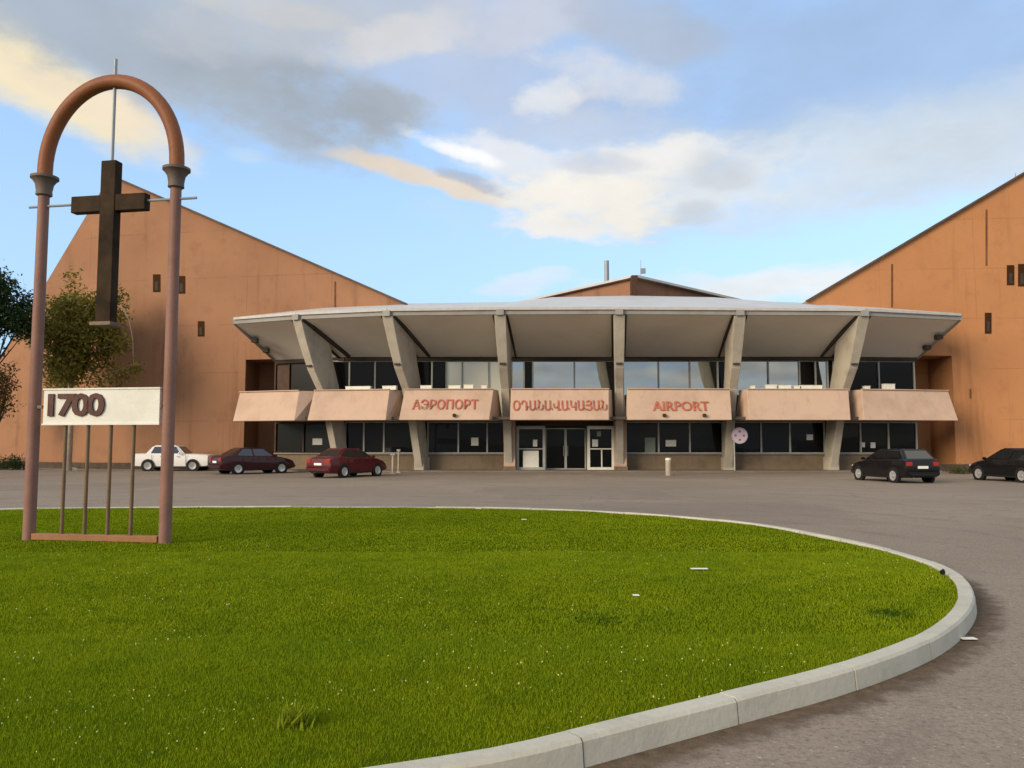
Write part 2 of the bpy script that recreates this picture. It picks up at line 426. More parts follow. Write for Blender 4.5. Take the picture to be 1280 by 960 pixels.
for a, b in zip(rings, rings[1:]):
    for i in range(N): bm.faces.new((a[i], b[i], b[(i+1) % N], a[(i+1) % N]))
mb = MB(); mb.bm.free(); mb.bm = bm
tag(mb.build('lawn', M['turf'], smooth=60), kind='structure')

poly = np.array([(p.x, p.y) for p in path])
def inside(P):
    x, y = P[:, 0], P[:, 1]; r = np.zeros(len(P), bool); j = len(poly)-1
    for i in range(len(poly)):
        xi, yi = poly[i]; xj, yj = poly[j]
        c = ((yi > y) != (yj > y)) & (x < (xj-xi)*(y-yi)/((yj-yi) or 1e-9)+xi)
        r ^= c; j = i
    return r
def scatter(n, ylo, yhi, xlo=-16.5, xhi=6, slack=1.0):
    P = np.stack([rng.uniform(xlo, xhi, n), rng.uniform(ylo, yhi, n)], 1)
    k = (np.abs(P[:, 0]) < P[:, 1]*.70+slack)
    P = P[k]; return P[inside(P)]
def blades(P, hmin, hmax, wd, lean=.5):
    n = len(P); a = rng.uniform(0, 2*np.pi, n); h = rng.uniform(hmin, hmax, n); w = wd*rng.uniform(.7, 1.3, n)
    la = rng.uniform(0, 2*np.pi, n); ll = h*rng.uniform(.1, lean, n)
    z = np.full(n, GZ-.004) + np.array([.018*mnoise.noise(Vector((x*.7, y*.7, 3))) + .006*mnoise.noise(Vector((x*3, y*3, 1))) for x, y in P])
    dx, dy = np.cos(a)*w, np.sin(a)*w
    V = np.zeros((n, 3, 3))
    V[:, 0] = np.stack([P[:, 0]-dx, P[:, 1]-dy, z], 1); V[:, 1] = np.stack([P[:, 0]+dx, P[:, 1]+dy, z], 1)
    V[:, 2] = np.stack([P[:, 0]+np.cos(la)*ll, P[:, 1]+np.sin(la)*ll, z+h], 1)
    return V.reshape(-1, 3)
V = [blades(scatter(520000, 1.4, 6.5, -6, 4.5), .014, .032, .0022),
     blades(scatter(400000, 5.6, 11.4, -9.5, 6), .014, .032, .004),
     blades(scatter(290000, 9.4, 20, -15, 6), .014, .03, .0068)]
tag(np_mesh('grass', np.concatenate(V), 3, M['blade']), "short mown bright green lawn grass inside the pale kerb", "grass", kind='stuff')
# clover / daisy heads: pale flecks in the turf
m_fl = simple("clover_head", (.46, .50, .22), .8)
P = np.concatenate([scatter(2600, 2, 6.5, -6, 4.5), scatter(2600, 6.5, 12, -9, 6)])
nn = np.array([mnoise.noise(Vector((x*.8, y*.8, 9))) for x, y in P]); P = P[nn > -.05]
n = len(P); a = rng.uniform(0, 6.28, n); r = rng.uniform(.003, .006, n)
V = np.zeros((n, 4, 3)); zz = GZ+.034
for k in range(4):
    V[:, k, 0] = P[:, 0]+np.cos(a+k*np.pi/2)*r; V[:, k, 1] = P[:, 1]+np.sin(a+k*np.pi/2)*r; V[:, k, 2] = zz+r*(.7 if k in (1, 2) else -.7)
tag(np_mesh('clover_flowers', V.reshape(-1, 3), 4, m_fl), "tiny pale clover heads flecking the lawn", "flowers", kind='stuff')

# weeds and litter
m_weed = grass_mat("weed_leaf", (.16, .22, .012), (.19, .24, .02), (.10, .16, .01), .3)
m_weed2 = grass_mat("clover_leaf", (.035, .085, .008), (.045, .09, .01), (.025, .06, .006), .2)
def weed(px, py, rad, h, n, mat, label):
    c = gp(px, py, GZ)
    P = np.stack([c.x+rng.normal(0, rad*.45, n), c.y+rng.normal(0, rad*.45, n)], 1)
    v = blades(P, h*.35, h, .011, 1.1)
    v[:, :] -= np.array([c.x, c.y, GZ]); o = np_mesh('weed_tuft', v, 3, mat); o.location = (c.x, c.y, GZ)
    tag(o, label, 'weed', kind='stuff' if 'patch' in label else None)
weed(370, 905, .10, .12, 200, m_weed, "pale green weed tuft standing taller than the near lawn")
weed(1115, 768, .22, .05, 260, m_weed2, "dark green clover patch in the lawn near the kerb bend")
weed(750, 775, .28, .045, 160, m_weed2, "thin dark weed patch in the middle of the lawn")
m_lit = simple("litter_white", (.78, .78, .74), .6)
def litter(px, py, z, sx, sy, sz, label, mat=m_lit, name='litter'):
    c = gp(px, py, z); mb = MB(); bm = mb.bm
    g = bmesh.ops.create_grid(bm, x_segments=4, y_segments=4, size=.5)
    for v in g['verts']:
        v.co = Vector((v.co.x*sx, v.co.y*sy, sz*(.5+mnoise.noise(v.co*4+Vector((px, py, 0))))))
    bmesh.ops.solidify(bm, geom=bm.faces[:], thickness=.004)
    o = mb.build(name, mat, smooth=50); o.location = c; tag(o, label, 'litter')
litter(795, 748, GZ+.025, .06, .06, .07, "crumpled white scrap on the lawn left of the long thin one")
litter(874, 712, GZ+.02, .20, .08, .03, "long thin white scrap lying flat on the lawn")
litter(1210, 799, .01, .13, .07, .02, "flat white scrap on the asphalt beside the kerb bend")
litter(655, 651, GZ+.05, .1, .08, .06, "small white scrap far back on the lawn")
litter(598, 637, GZ+.05, .13, .08, .05, "small white scrap at the far edge of the lawn")
mb = MB(); c = gp(1186, 719, KZ)
mb.box((0, 0, .035), (.05, .05, .05), bev=.01); mb.tube([(0, 0, .04), (0, -.02, .065)], .016, 10)
o = mb.build('spotlight', M['black']); o.location = (c.x-.07, c.y, GZ+.03); tag(o, "small black lawn spotlight tucked inside the kerb bend", "spotlight")

# ------------------------------------------------------------------ terminal
def V2(x, y): return Vector((x, y, 0))
T = [V2(-15.9, 45.5)] + [at(px, 395, d) for px, d in ((371, 43.8), (484, 42.5), (625, 42.1), (774, 42.0), (925, 42.25), (1080, 42.5))] + [V2(24.9, 44.1)]
B = [V2(-14.6, 49.35)] + [at(px, 585, d) for px, d in ((430, 47.6), (530, 47.5), (637.5, 47.5), (774.5, 47.5), (908, 47.4), (1036, 47.4))] + [V2(24.3, 47.85)]
for v in T+B: v.z = 0
def FP(i, s, z=0, off=0):
    d = T[i]-B[i]; p = B[i]+d*s; n = Vector((-d.y, d.x, 0)).normalized()   # n: towards image right when d points to camera
    if n.x < 0: n = -n
    p = p+n*off; return Vector((p.x, p.y, z))
term = thing('airport_terminal', 'low concrete terminal with leaning fins, flared canopy and pink signboards', 'building', (2.7, 47.5, 0))
ZS0, ZS1, ZF, ZFT = 6.72, 8.50, 8.70, 8.84
# fins
prof = [(-.05, 0), (.13, 0), (.36, 3.0), (.53, 4.7), (.71, 5.75), (.87, 7.15), (1.0, 8.42), (.97, 8.50), (.62, 7.9), (.45, 7.5), (.39, 7.15), (.345, 6.4), (.20, 5.0), (.08, 3.0)]
def fin_pts(i, off, thick):
    return [FP(i, s, z, off*thick*(.46+.16*max(0, min(1, (z-5)/3)))) for s, z in prof]
for i in range(1, 7):
    mb = MB()
    a = [mb.bm.verts.new(p) for p in fin_pts(i, -.5, 1)]; b = [mb.bm.verts.new(p) for p in fin_pts(i, .5, 1)]
    n = len(a); mb.bm.faces.new(a); mb.bm.faces.new(b[::-1])
    for k in range(n): mb.bm.faces.new((a[k], b[k], b[(k+1) % n], a[(k+1) % n]))
    fin = mb.build('fin', M['conc'], term, bev=.03)
    # dark block for the elbow notch and tip bracket
    mb = MB()
    d = (T[i]-B[i]).normalized(); rz = math.atan2(d.y, d.x)
    mb.box(FP(i, .735, 5.98), (.22, .34, .10), rz); mb.build('elbow_notch', M['beam'], fin)
    mb = MB(); mb.box(FP(i, 1.0, 8.58), (.30, .42, .30), rz); mb.build('tip_bracket', M['fascia'], term)
    if i in (3, 4):
        mb = MB(); p = FP(i, .04, 1.62); mb.box((p.x, p.y-.15, 1.62), (.68, 1.1, 2.64), 0, bev=.02)
        pl = mb.build('entrance_pillar', M['panel'], term)
        mb = MB(); mb.box((p.x, p.y-.15, .15), (.74, 1.16, .3), 0); mb.build('base_band', M['dado'], pl)
    else:
        mb = MB(); p = FP(i, .06, .42); mb.box((p.x, p.y, .42), (.62, .9, .85), rz-math.pi/2, bev=.03); mb.build('fin_foot', M['conc'], term)
# canopy soffit panels
for i in range(7):
    mb = MB(); nu, nv = 10, 8; g = []
    for a in range(nu+1):
        row = []
        for b in range(nv+1):
            u, v = a/nu, b/nv
            p = FP(i, v, 0).lerp(FP(i+1, v, 0), u)
            p.z = ZS0+(ZS1-ZS0)*v + .30*math.sin(math.pi*v)*(.35+.65*math.sin(math.pi*u)) - .05*v*math.sin(math.pi*u)*0
            row.append(mb.bm.verts.new(p))
        g.append(row)
    for a in range(nu):
        for b in range(nv): mb.bm.faces.new((g[a][b], g[a+1][b], g[a+1][b+1], g[a][b+1]))
    mb.build('soffit_panel', M['soffit'], term, smooth=50)
# painted gap shadow: dark bars along each soffit bay beside the fins
for i in range(1, 7):
    for sg in (-1, 1):
        mb = MB()
        pts = [FP(i, s, ZS0+(ZS1-ZS0)*s+.02, sg*.36) for s in (.02, .3, .6, .985)]
        for a, b in zip(pts, pts[1:]): mb.bar(a, b, .09, .22)
        mb.build('gap_shadow_bar', M['beam'], term)
# fascia and roof
def strip(mb, pts, z0, z1, dy0=0, dy1=None, th=.06):
    dy1 = dy0 if dy1 is None else dy1
    for p, q in zip(pts, pts[1:]):
        n = Vector((q.y-p.y, p.x-q.x, 0)).normalized()
        if n.y > 0: n = -n
        a = p+n*dy0; b = q+n*dy0; c = p+n*(dy0-th); d = q+n*(dy0-th)
        mb.hexa([Vector((a.x, a.y, z0)), Vector((b.x, b.y, z0)), Vector((d.x, d.y, z0)), Vector((c.x, c.y, z0)),
                 Vector((a.x, a.y, z1)), Vector((b.x, b.y, z1)), Vector((d.x, d.y, z1)), Vector((c.x, c.y, z1))])
front = [FP(i, 1.0) for i in range(8)]
mb = MB(); strip(mb, front, ZS1-.03, ZF, .02, th=.2); mb.build('fascia', M['fascia'], term)
mb = MB(); strip(mb, front, ZF, ZFT, .12, th=.3); mb.build('gutter', M['fascia_pale'], term)
mb = MB()
back = [at(420, 383, 51), at(505, 379.5, 50), at(600, 378, 56), at(640, 377.5, 58), at(690, 371.5, 59), at(790, 369.5, 59), at(890, 371.5, 59), at(950, 376.5, 58), at(1020, 379, 51.5), at(1075, 384, 50)]
fr2 = [Vector((p.x, p.y, ZFT+.004)) for p in front]
mid_ = []
fv = [mb.bm.verts.new(p+Vector((0, -.08, 0))) for p in fr2]
bv = [mb.bm.verts.new(p) for p in back]
i = j = 0
while i < len(fv)-1 or j < len(bv)-1:
    if j == len(bv)-1 or (i < len(fv)-1 and (fv[i+1].co.x+15.9)/40.8 < (bv[j+1].co.x+11)/31): mb.bm.faces.new((fv[i], fv[i+1], bv[j])); i += 1
    else: mb.bm.faces.new((fv[i], bv[j+1], bv[j])); j += 1
mb.build('roof', M['roof'], term)
# end cheeks of canopy
for i in (0, 7):
    mb = MB(); s = 1 if i == 0 else -1
    p = [FP(i, 0, ZS0-.05), FP(i, 1, ZS1-.03), FP(i, 1, ZFT-.01), FP(i, 0, ZFT-.01)]
    mb.prism(p, (-.12*s, 0, 0)); mb.build('canopy_cheek', M['fascia'], term)
    for s0 in (.35, .62):
        mb = MB(); mb.box(FP(i, s0, ZS0+(ZS1-ZS0)*s0-.12, .25*s), (.35, .35, .25)); mb.build('cheek_lamp', M['beam'], term)
# parapet panels
pan = [  # bottom px left/right (front), top px left/right, D at left/right bottom
 (291, 368, 300, 374, 46.3, 44.9), (384, 482, 393, 487, 44.8, 43.95), (498.5, 611.5, 506, 617, 43.9, 43.6), (637.5, 761, 638.5, 761, 43.6, 43.55),
 (784.5, 915, 784, 912.5, 43.55, 43.7), (936, 1063.5, 934, 1060.5, 43.7, 43.9), (1080, 1198, 1077, 1185, 43.9, 45.0)]
ZP0, ZP1 = 2.92, 4.64
panels = []
for i, (bl_, br_, tl_, tr_, dl, dr) in enumerate(pan):
    BL = at(bl_, 525, dl); BR = at(br_, 525, dr); TL = at(tl_, 488, dl+.75); TR = at(tr_, 488, dr+.75)
    BL.z = BR.z = ZP0; TL.z = TR.z = ZP1
    bl2 = FP(i, .25, ZP0+.02, .30 if i else .0); br2 = FP(i+1, .25, ZP0+.02, -.30 if i < 6 else 0.)
    tl2 = FP(i, .44, ZP1, .42 if i else .0); tr2 = FP(i+1, .44, ZP1, -.42 if i < 6 else 0.)
    mb = MB(); mb.hexa([BL, BR, br2, bl2, TL, TR, tr2, tl2])
    o = mb.build('parapet_panel', M['panel'], term, bev=.025)
    panels.append((o, BL, BR, TL, TR))
    # soil stop / coping along the top
    x = (BR-BL).normalized(); y = (TL-BL); y = (y-x*y.dot(x)).normalized(); z = x.cross(y)
    if z.y > 0: z = -z
    mb = MB(); mb.bar(TL+z*.01+Vector((0, 0, .02)), TR+z*.01+Vector((0, 0, .02)), .16, .05); mb.build('coping', M['panel'], o)
def text_mesh(body, w, h, depth, thick=.0):
    c = bpy.data.curves.new('lettering', 'FONT'); c.body = body; c.size = 1; c.extrude = depth; c.align_x = 'CENTER'; c.resolution_u = 3; c.space_character = .86 if body == '1700' else 1
    c.offset = thick
    o = bpy.data.objects.new('tmp', c); COL.objects.link(o)
    bpy.context.view_layer.update()
    me = bpy.data.meshes.new_from_object(o.evaluated_get(bpy.context.evaluated_depsgraph_get()))
    bpy.data.objects.remove(o); bpy.data.curves.remove(c)
    xs = [v.co.x for v in me.vertices]; ys = [v.co.y for v in me.vertices]
    sx = w/(max(xs)-min(xs)); sy = h/(max(ys)-min(ys)); mx = (max(xs)+min(xs))/2; my = min(ys)
    for v in me.vertices: v.co.x = (v.co.x-mx)*sx; v.co.y = (v.co.y-my)*sy
    return me
def sign_text(k, body, pxl, pxr, pyb, pyt):
    o, BL, BR, TL, TR = panels[k]
    x = (BR-BL).normalized(); y = (TL-BL); y = (y-x*y.dot(x)).normalized(); z = x.cross(y)
    def hit(px, py):
        r = ray(px, py); t = (BL-Vector((0, 0, H))).dot(z)/r.dot(z); return Vector((0, 0, H))+r*t
    a = hit(pxl, pyb); b = hit(pxr, pyb); c = hit((pxl+pxr)/2, pyt)
    w = (b-a).length; mid = (a+b)/2; h = (c-mid).dot(y)
    me = text_mesh(body, w, h, .022, .013); me.materials.append(M['letter'])
    t = bpy.data.objects.new('lettering', me); link(t, o)
    m = Matrix((x, y, z)).transposed().to_4x4(); m.translation = mid+z*.03
    t.matrix_basis = m; t.matrix_parent_inverse = world_of(o).inverted()
    return o, hit, z
o3, hit3, z3 = sign_text(2, "АЭРОПОРТ", 515, 597, 512, 499.5)
sign_text(3, "ՕԴԱՆԱՎԱԿԱՅԱՆ", 641, 759, 513.5, 500)
o5, hit5, z5 = sign_text(4, "AIRPORT", 816, 887, 514, 502)
for oo, hh, zz_, px in ((o3, hit3, z3, 568), (o5, hit5, z5, 830), (o5, hit5, z5, 880)):
    p = hh(px, 520); mb = MB(); mb.box(p+zz_*.1, (.17, .22, .17), bev=.02); mb.bar(p, p+zz_*.1, .05, .05); mb.build('floodlight', M['beam'], oo)
# balcony slab
mb = MB()
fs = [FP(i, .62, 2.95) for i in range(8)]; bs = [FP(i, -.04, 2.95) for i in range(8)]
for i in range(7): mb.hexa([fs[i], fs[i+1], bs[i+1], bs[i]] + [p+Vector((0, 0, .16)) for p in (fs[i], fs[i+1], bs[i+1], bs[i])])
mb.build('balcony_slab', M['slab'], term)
# upper glazing: pane lists (px0, px1, kind) per bay
up = {0: [(345, 362, 'w'), (362, 398, 'd')], 1: [(400, 437, 'd'), (437, 469, 'd'), (469, 505, 'd')],
      2: [(515, 536, 'd'), (540, 558, 'd'), (558, 578, 'c'), (578, 611, 'c'), (611, 634, 'c')],
      3: [(640, 654, 'r'), (655, 666, 'd'), (666, 718, 'r'), (718, 770, 'r')],
      4: [(779, 823, 'r'), (823, 862, 'r'), (862, 897, 'r'), (897, 907, 'd')],
      5: [(912, 960, 'r'), (960, 999, 'r'), (999, 1019, 'd'), (1019, 1034, 'r')],
      6: [(1042, 1098, 'd'), (1098, 1142, 'd')]}
lo = {0: [(345, 380, 'd'), (380, 425, 'd')], 1: [(432, 455, 'd'), (455, 480, 'd'), (480, 525, 'd')],
      2: [(535, 573, 'd'), (573, 609, 'd'), (609, 632, 'd')], 4: [(781, 823, 'd'), (823, 862, 'd'), (862, 903, 'd')],
      5: [(912, 951, 'd'), (951, 987, 'd'), (987, 1030, 'd')], 6: [(1042, 1075, 'd'), (1075, 1110, 'd'), (1110, 1145, 'd')]}
MK = {'d': 'glass_dark', 'r': 'glass_refl', 'c': 'cream', 'w': 'darkbrown', 'l': 'glass_low'}
def glazing(i, segs, py, z0, z1, sback, frame_mat, low=False):
    P, Q = FP(i, sback), FP(i+1, sback)
    nrm = Vector((Q.y-P.y, P.x-Q.x, 0)).normalized()
    if nrm.y > 0: nrm = -nrm
    mb = MB(); edges = []
    for a, b, k in segs:
        A = on_line(a, py, P, Q); Bq = on_line(b, py, P, Q); A.z = Bq.z = 0; edges.append((A, Bq, k))
    L, R_ = edges[0][0], edges[-1][1]
    xs = [e[0] for e in edges]+[R_]
    for p in xs: mb.box((p.x+nrm.x*.03, p.y+nrm.y*.03, (z0+z1)/2), (.09, .12, z1-z0), math.atan2(Q.y-P.y, Q.x-P.x))
    for z in (z0+.04, z1-.04): mb.bar(Vector((L.x, L.y, z))+nrm*.025, Vector((R_.x, R_.y, z))+nrm*.025, .10, .08)
    fr = mb.build('window', frame_mat, term)
    for A, Bq, k in edges:
        mb = MB(); e = -nrm*.03
        tilt = nrm*random.uniform(-.012, .012)
        pts = [Vector((A.x, A.y, z0)), Vector((Bq.x, Bq.y, z0)), Vector((Bq.x, Bq.y, z1))+tilt, Vector((A.x, A.y, z1))+tilt]
        mb.prism(pts, e); mb.build('pane' if k != 'c' else 'pale_pane', M[MK['l' if low and k == 'd' else k]], fr)
    return fr, P, Q, nrm
for i, s in up.items(): glazing(i, s, 470, 3.12, 6.58, -.02, M['alu'] if i else M['darkbrown'])
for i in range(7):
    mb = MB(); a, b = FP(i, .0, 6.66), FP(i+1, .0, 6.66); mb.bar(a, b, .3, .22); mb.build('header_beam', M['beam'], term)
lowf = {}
for i, s in lo.items():
    lowf[i] = glazing(i, s, 548, 1.03, 2.93, -.03, M['alu'] if i else M['darkbrown'], True)
    fr, P, Q, n = lowf[i]
    a = on_line(s[0][0], 575, P, Q); b = on_line(s[-1][1], 575, P, Q)
    mb = MB(); a.z = b.z = .5; d = n*.12
    mb.hexa([Vector((a.x, a.y, 0))+d, Vector((b.x, b.y, 0))+d, Vector((b.x, b.y, 0))-d, Vector((a.x, a.y, 0))-d,
             Vector((a.x, a.y, 1.0))+d, Vector((b.x, b.y, 1.0))+d, Vector((b.x, b.y, 1.0))-d, Vector((a.x, a.y, 1.0))-d])
    dd = mb.build('dado_wall', M['dado'], term)
    mb = MB(); mb.bar(Vector((a.x, a.y, 1.02))+n*.05, Vector((b.x, b.y, 1.02))+n*.05, .42, .05); mb.build('sill', M['fascia'], dd)
def notice(i, x0, x1, y0, y1, mat, name='notice'):
    fr, P, Q, n = lowf[i]
    pts = [on_line(x0, y1, P, Q), on_line(x1, y1, P, Q), on_line(x1, y0, P, Q), on_line(x0, y0, P, Q)]
    mb = MB(); mb.prism([p+n*.02 for p in pts], n*.006); mb.build(name, mat, fr)
notice(2, 589, 598, 547, 557, M['paper']); notice(4, 832, 845, 550, 558, M['paper']); notice(4, 806, 819, 547, 566.5, M['greenpane'])
notice(0, 391, 403, 548, 556, M['paper']); notice(5, 1008, 1016, 543, 550, M['paper']); notice(6, 1088, 1094, 553, 560, M['paper']); notice(6, 1075, 1081, 553, 559, M['paper'])
# entrance
P, Q = FP(3, -.02), FP(4, -.02); DY = (P.y+Q.y)/2
def ent(px, py): 
    r = ray(px, py); t = DY/r.y; return Vector((0, 0, H))+r*t
def frame(mb, x0, x1, z0, z1, y, w, d):
    mb.box((x0+w/2, y, (z0+z1)/2), (w, d, z1-z0)); mb.box((x1-w/2, y, (z0+z1)/2), (w, d, z1-z0))
    mb.box(((x0+x1)/2, y, z1-w/2), (x1-x0-2*w, d-.01, w)); mb.box(((x0+x1)/2, y, z0+w/2), (x1-x0-2*w, d-.01, w))
xa, xb, xc, xd = ent(645.5, 560).x, ent(681, 560).x, ent(733, 560).x, ent(766, 560).x
mb = MB(); mb.box(((xa+xd)/2, DY, 2.80), (xd-xa, .3, .30)); mb.build('lintel', M['darkbrown'], term)
yf = DY-.62
for (x0, x1, fm) in ((xa, xb, 'alu'), (xc, xd, 'alu_w')):
    mb = MB(); frame(mb, x0, x1, .1, 2.62, yf, .15, .1)
    zz = 1.32; mb.box(((x0+x1)/2, yf+.01, zz), (x1-x0-.3, .06, .07))
    if x0 == xc: mb.box(((x0+x1)/2+.05, yf+.01, .76), (.07, .06, 1.0))
    # side returns of the vestibule
    mb.box((x0+.05 if x0 == xc else x1-.05, yf+.32, 1.36), (.07, .54, 2.5)); mb.box(((x0+x1)/2, yf+.32, 2.64), (x1-x0, .6, .05))
    w = mb.build('entrance_sidelight', M[fm], term)
    mb = MB(); mb.box(((x0+x1)/2, yf+.03, 1.36), (x1-x0-.2, .015, 2.44)); mb.build('pane', M['glass_low'], w)
    mb = MB()
    if x0 == xa: mb.box(((x0+x1)/2, yf-.0, .70), (.92, .02, 1.02)); mb.build('white_board', M['alu_w'], w)
    else: mb.box(((x0+x1)/2-.33, yf, 1.66), (.34, .02, .42)); mb.build('notice', M['paper'], w)
    mb = MB(); mb.box(((x0+x1)/2+(.25 if x0 == xa else -.1), yf, 1.66 if x0 == xa else 2.2), (.25, .02, .4 if x0 == xa else .3)); mb.build('notice', M['paper'] if x0 == xa else M['greenpane'], w)
mid = (xb+xc)/2
for x0, x1 in ((xb+.03, mid), (mid, xc-.03)):
    mb = MB(); frame(mb, x0, x1, .1, 2.55, DY+.02, .07, .06); d = mb.build('door', M['alu'], term)
    mb = MB(); mb.box(((x0+x1)/2, DY+.04, 1.3), (x1-x0-.1, .02, 2.4)); mb.build('pane', M['glass_low'], d)
    mb = MB(); hx = x1-.12 if x1 == mid else x0+.12; mb.tube([(hx, DY-.06, .9), (hx, DY-.06, 1.5)], .02); mb.build('handle', M['steel'], d)
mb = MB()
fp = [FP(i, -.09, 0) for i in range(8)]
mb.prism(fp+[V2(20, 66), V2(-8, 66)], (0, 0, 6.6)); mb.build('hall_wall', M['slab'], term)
# central lantern and chimney
L0 = at(793, 370, 60); LL = at(645, 379, 69); LR = at(932, 379, 67)
tz0 = zat(347.5, 60); zl = zat(381, 69); zr = zat(379.5, 67)
base = 10.5
mb = MB()
bk = V2((LL.x+LR.x)/2, 84)
pts = [L0, LR, bk, LL]; tops = [tz0, zr, 13.5, zl]
vb = [mb.bm.verts.new((p.x, p.y, base)) for p in pts]; vt = [mb.bm.verts.new((p.x, p.y, z)) for p, z in zip(pts, tops)]
for k in range(4): mb.bm.faces.new((vb[k], vb[(k+1) % 4], vt[(k+1) % 4], vt[k]))
mb.bm.faces.new(vb); mb.bm.faces.new((vt[0], vt[1], vt[2])); mb.bm.faces.new((vt[0], vt[2], vt[3]))
lan = mb.build('roof_lantern', M['lantern'], term)
mb = MB()
for a, b in ((0, 1), (0, 3)):
    p = Vector((pts[a].x, pts[a].y-.2, tops[a]+.06)); q = Vector((pts[b].x, pts[b].y-.2, tops[b]+.06)); mb.bar(p, q, .6, .18)
mb.build('coping', M['roof'], lan)
mb = MB(); p = at(791.5, 359, 59.7); mb.box((p.x, p.y-.35, p.z), (.45, .9, 1.5)); mb.build('vent_slot', M['darkbrown'], lan)
p = at(758.5, 350, 64); mb = MB(); mb.tube([(p.x, 64, 12), (p.x, 64, zat(326, 64))], .19, 14); mb.build('chimney', M['steel'], term, smooth=40)
p = at(801, 345, 61); mb = MB(); mb.tube([(p.x, 61, 13), (p.x, 61, zat(325, 61))], .03, 6); an = mb.build('antenna', M['steel'], term)
mb = MB(); q = at(803.5, 339, 61); mb.box((q.x, 60.9, q.z), (.38, .2, .38)); mb.build('antenna_box', M['steel'], an)

# pavement along the terminal
mb = MB()
fs = [FP(i, .38 if 0 < i < 7 else .5) for i in range(8)]; bs = [FP(i, -.06) for i in range(8)]
for i in range(7): mb.hexa([fs[i], fs[i+1], bs[i+1], bs[i]] + [p+Vector((0, 0, .10)) for p in (fs[i], fs[i+1], bs[i+1], bs[i])])
tag(mb.build('pavement', concrete("pavement_concrete", (.20, .165, .135), (.13, .105, .085), .3, .8)), kind='structure')
# low hump of rubble by the pavement edge
# white boxes on the parapets
boxes = [(1, 433, 464, 'wide white box on the second parapet from the left'), (1, 479, 496, 'white box at the right end of the second parapet from the left'),
 (2, 526, 540, 'white box over the first letter of the Cyrillic sign'), (2, 561, 576, 'white box over the middle of the Cyrillic sign'), (2, 580, 592, 'white box over the last letters of the Cyrillic sign'), (2, 602, 609, 'small white box right of the Cyrillic letters'),
 (5, 938, 943, 'tiny white box at the left end of the blank parapet right of the English sign'), (5, 957, 970, 'second white box on the blank parapet right of the English sign'), (5, 973, 988, 'third white box on the blank parapet right of the English sign'), (5, 992, 999, 'narrow white box on the blank parapet right of the English sign'), (5, 1001, 1027, 'widest white box on the blank parapet right of the English sign'),
 (6, 1080, 1086, 'small white box at the left end of the rightmost parapet'), (6, 1104, 1117, 'tall white box on the rightmost parapet')]
for k, a, b, lab in boxes:
    o, BL, BR, TL, TR = panels[k]
    P = TL+Vector((0, .32, 0)); Q = TR+Vector((0, .32, 0))
    A = on_line(a, 487, P, Q); Bq = on_line(b, 487, P, Q); c = (A+Bq)/2; w = (Bq-A).length
    hgt = .34 if 'tall' in lab else random.uniform(.2, .26)
    mb = MB(); rz = math.atan2(Q.y-P.y, Q.x-P.x)
    mb.box((0, 0, hgt/2), (w, .28, hgt), bev=.012); mb.box((0, 0, hgt+.01), (w+.03, .31, .03))
    bo = mb.build('parapet_box', M['white']); bo.location = (c.x, c.y, ZP1+.002); bo.rotation_euler.z = rz
    tag(bo, lab, 'box', 'white boxes on the parapets')

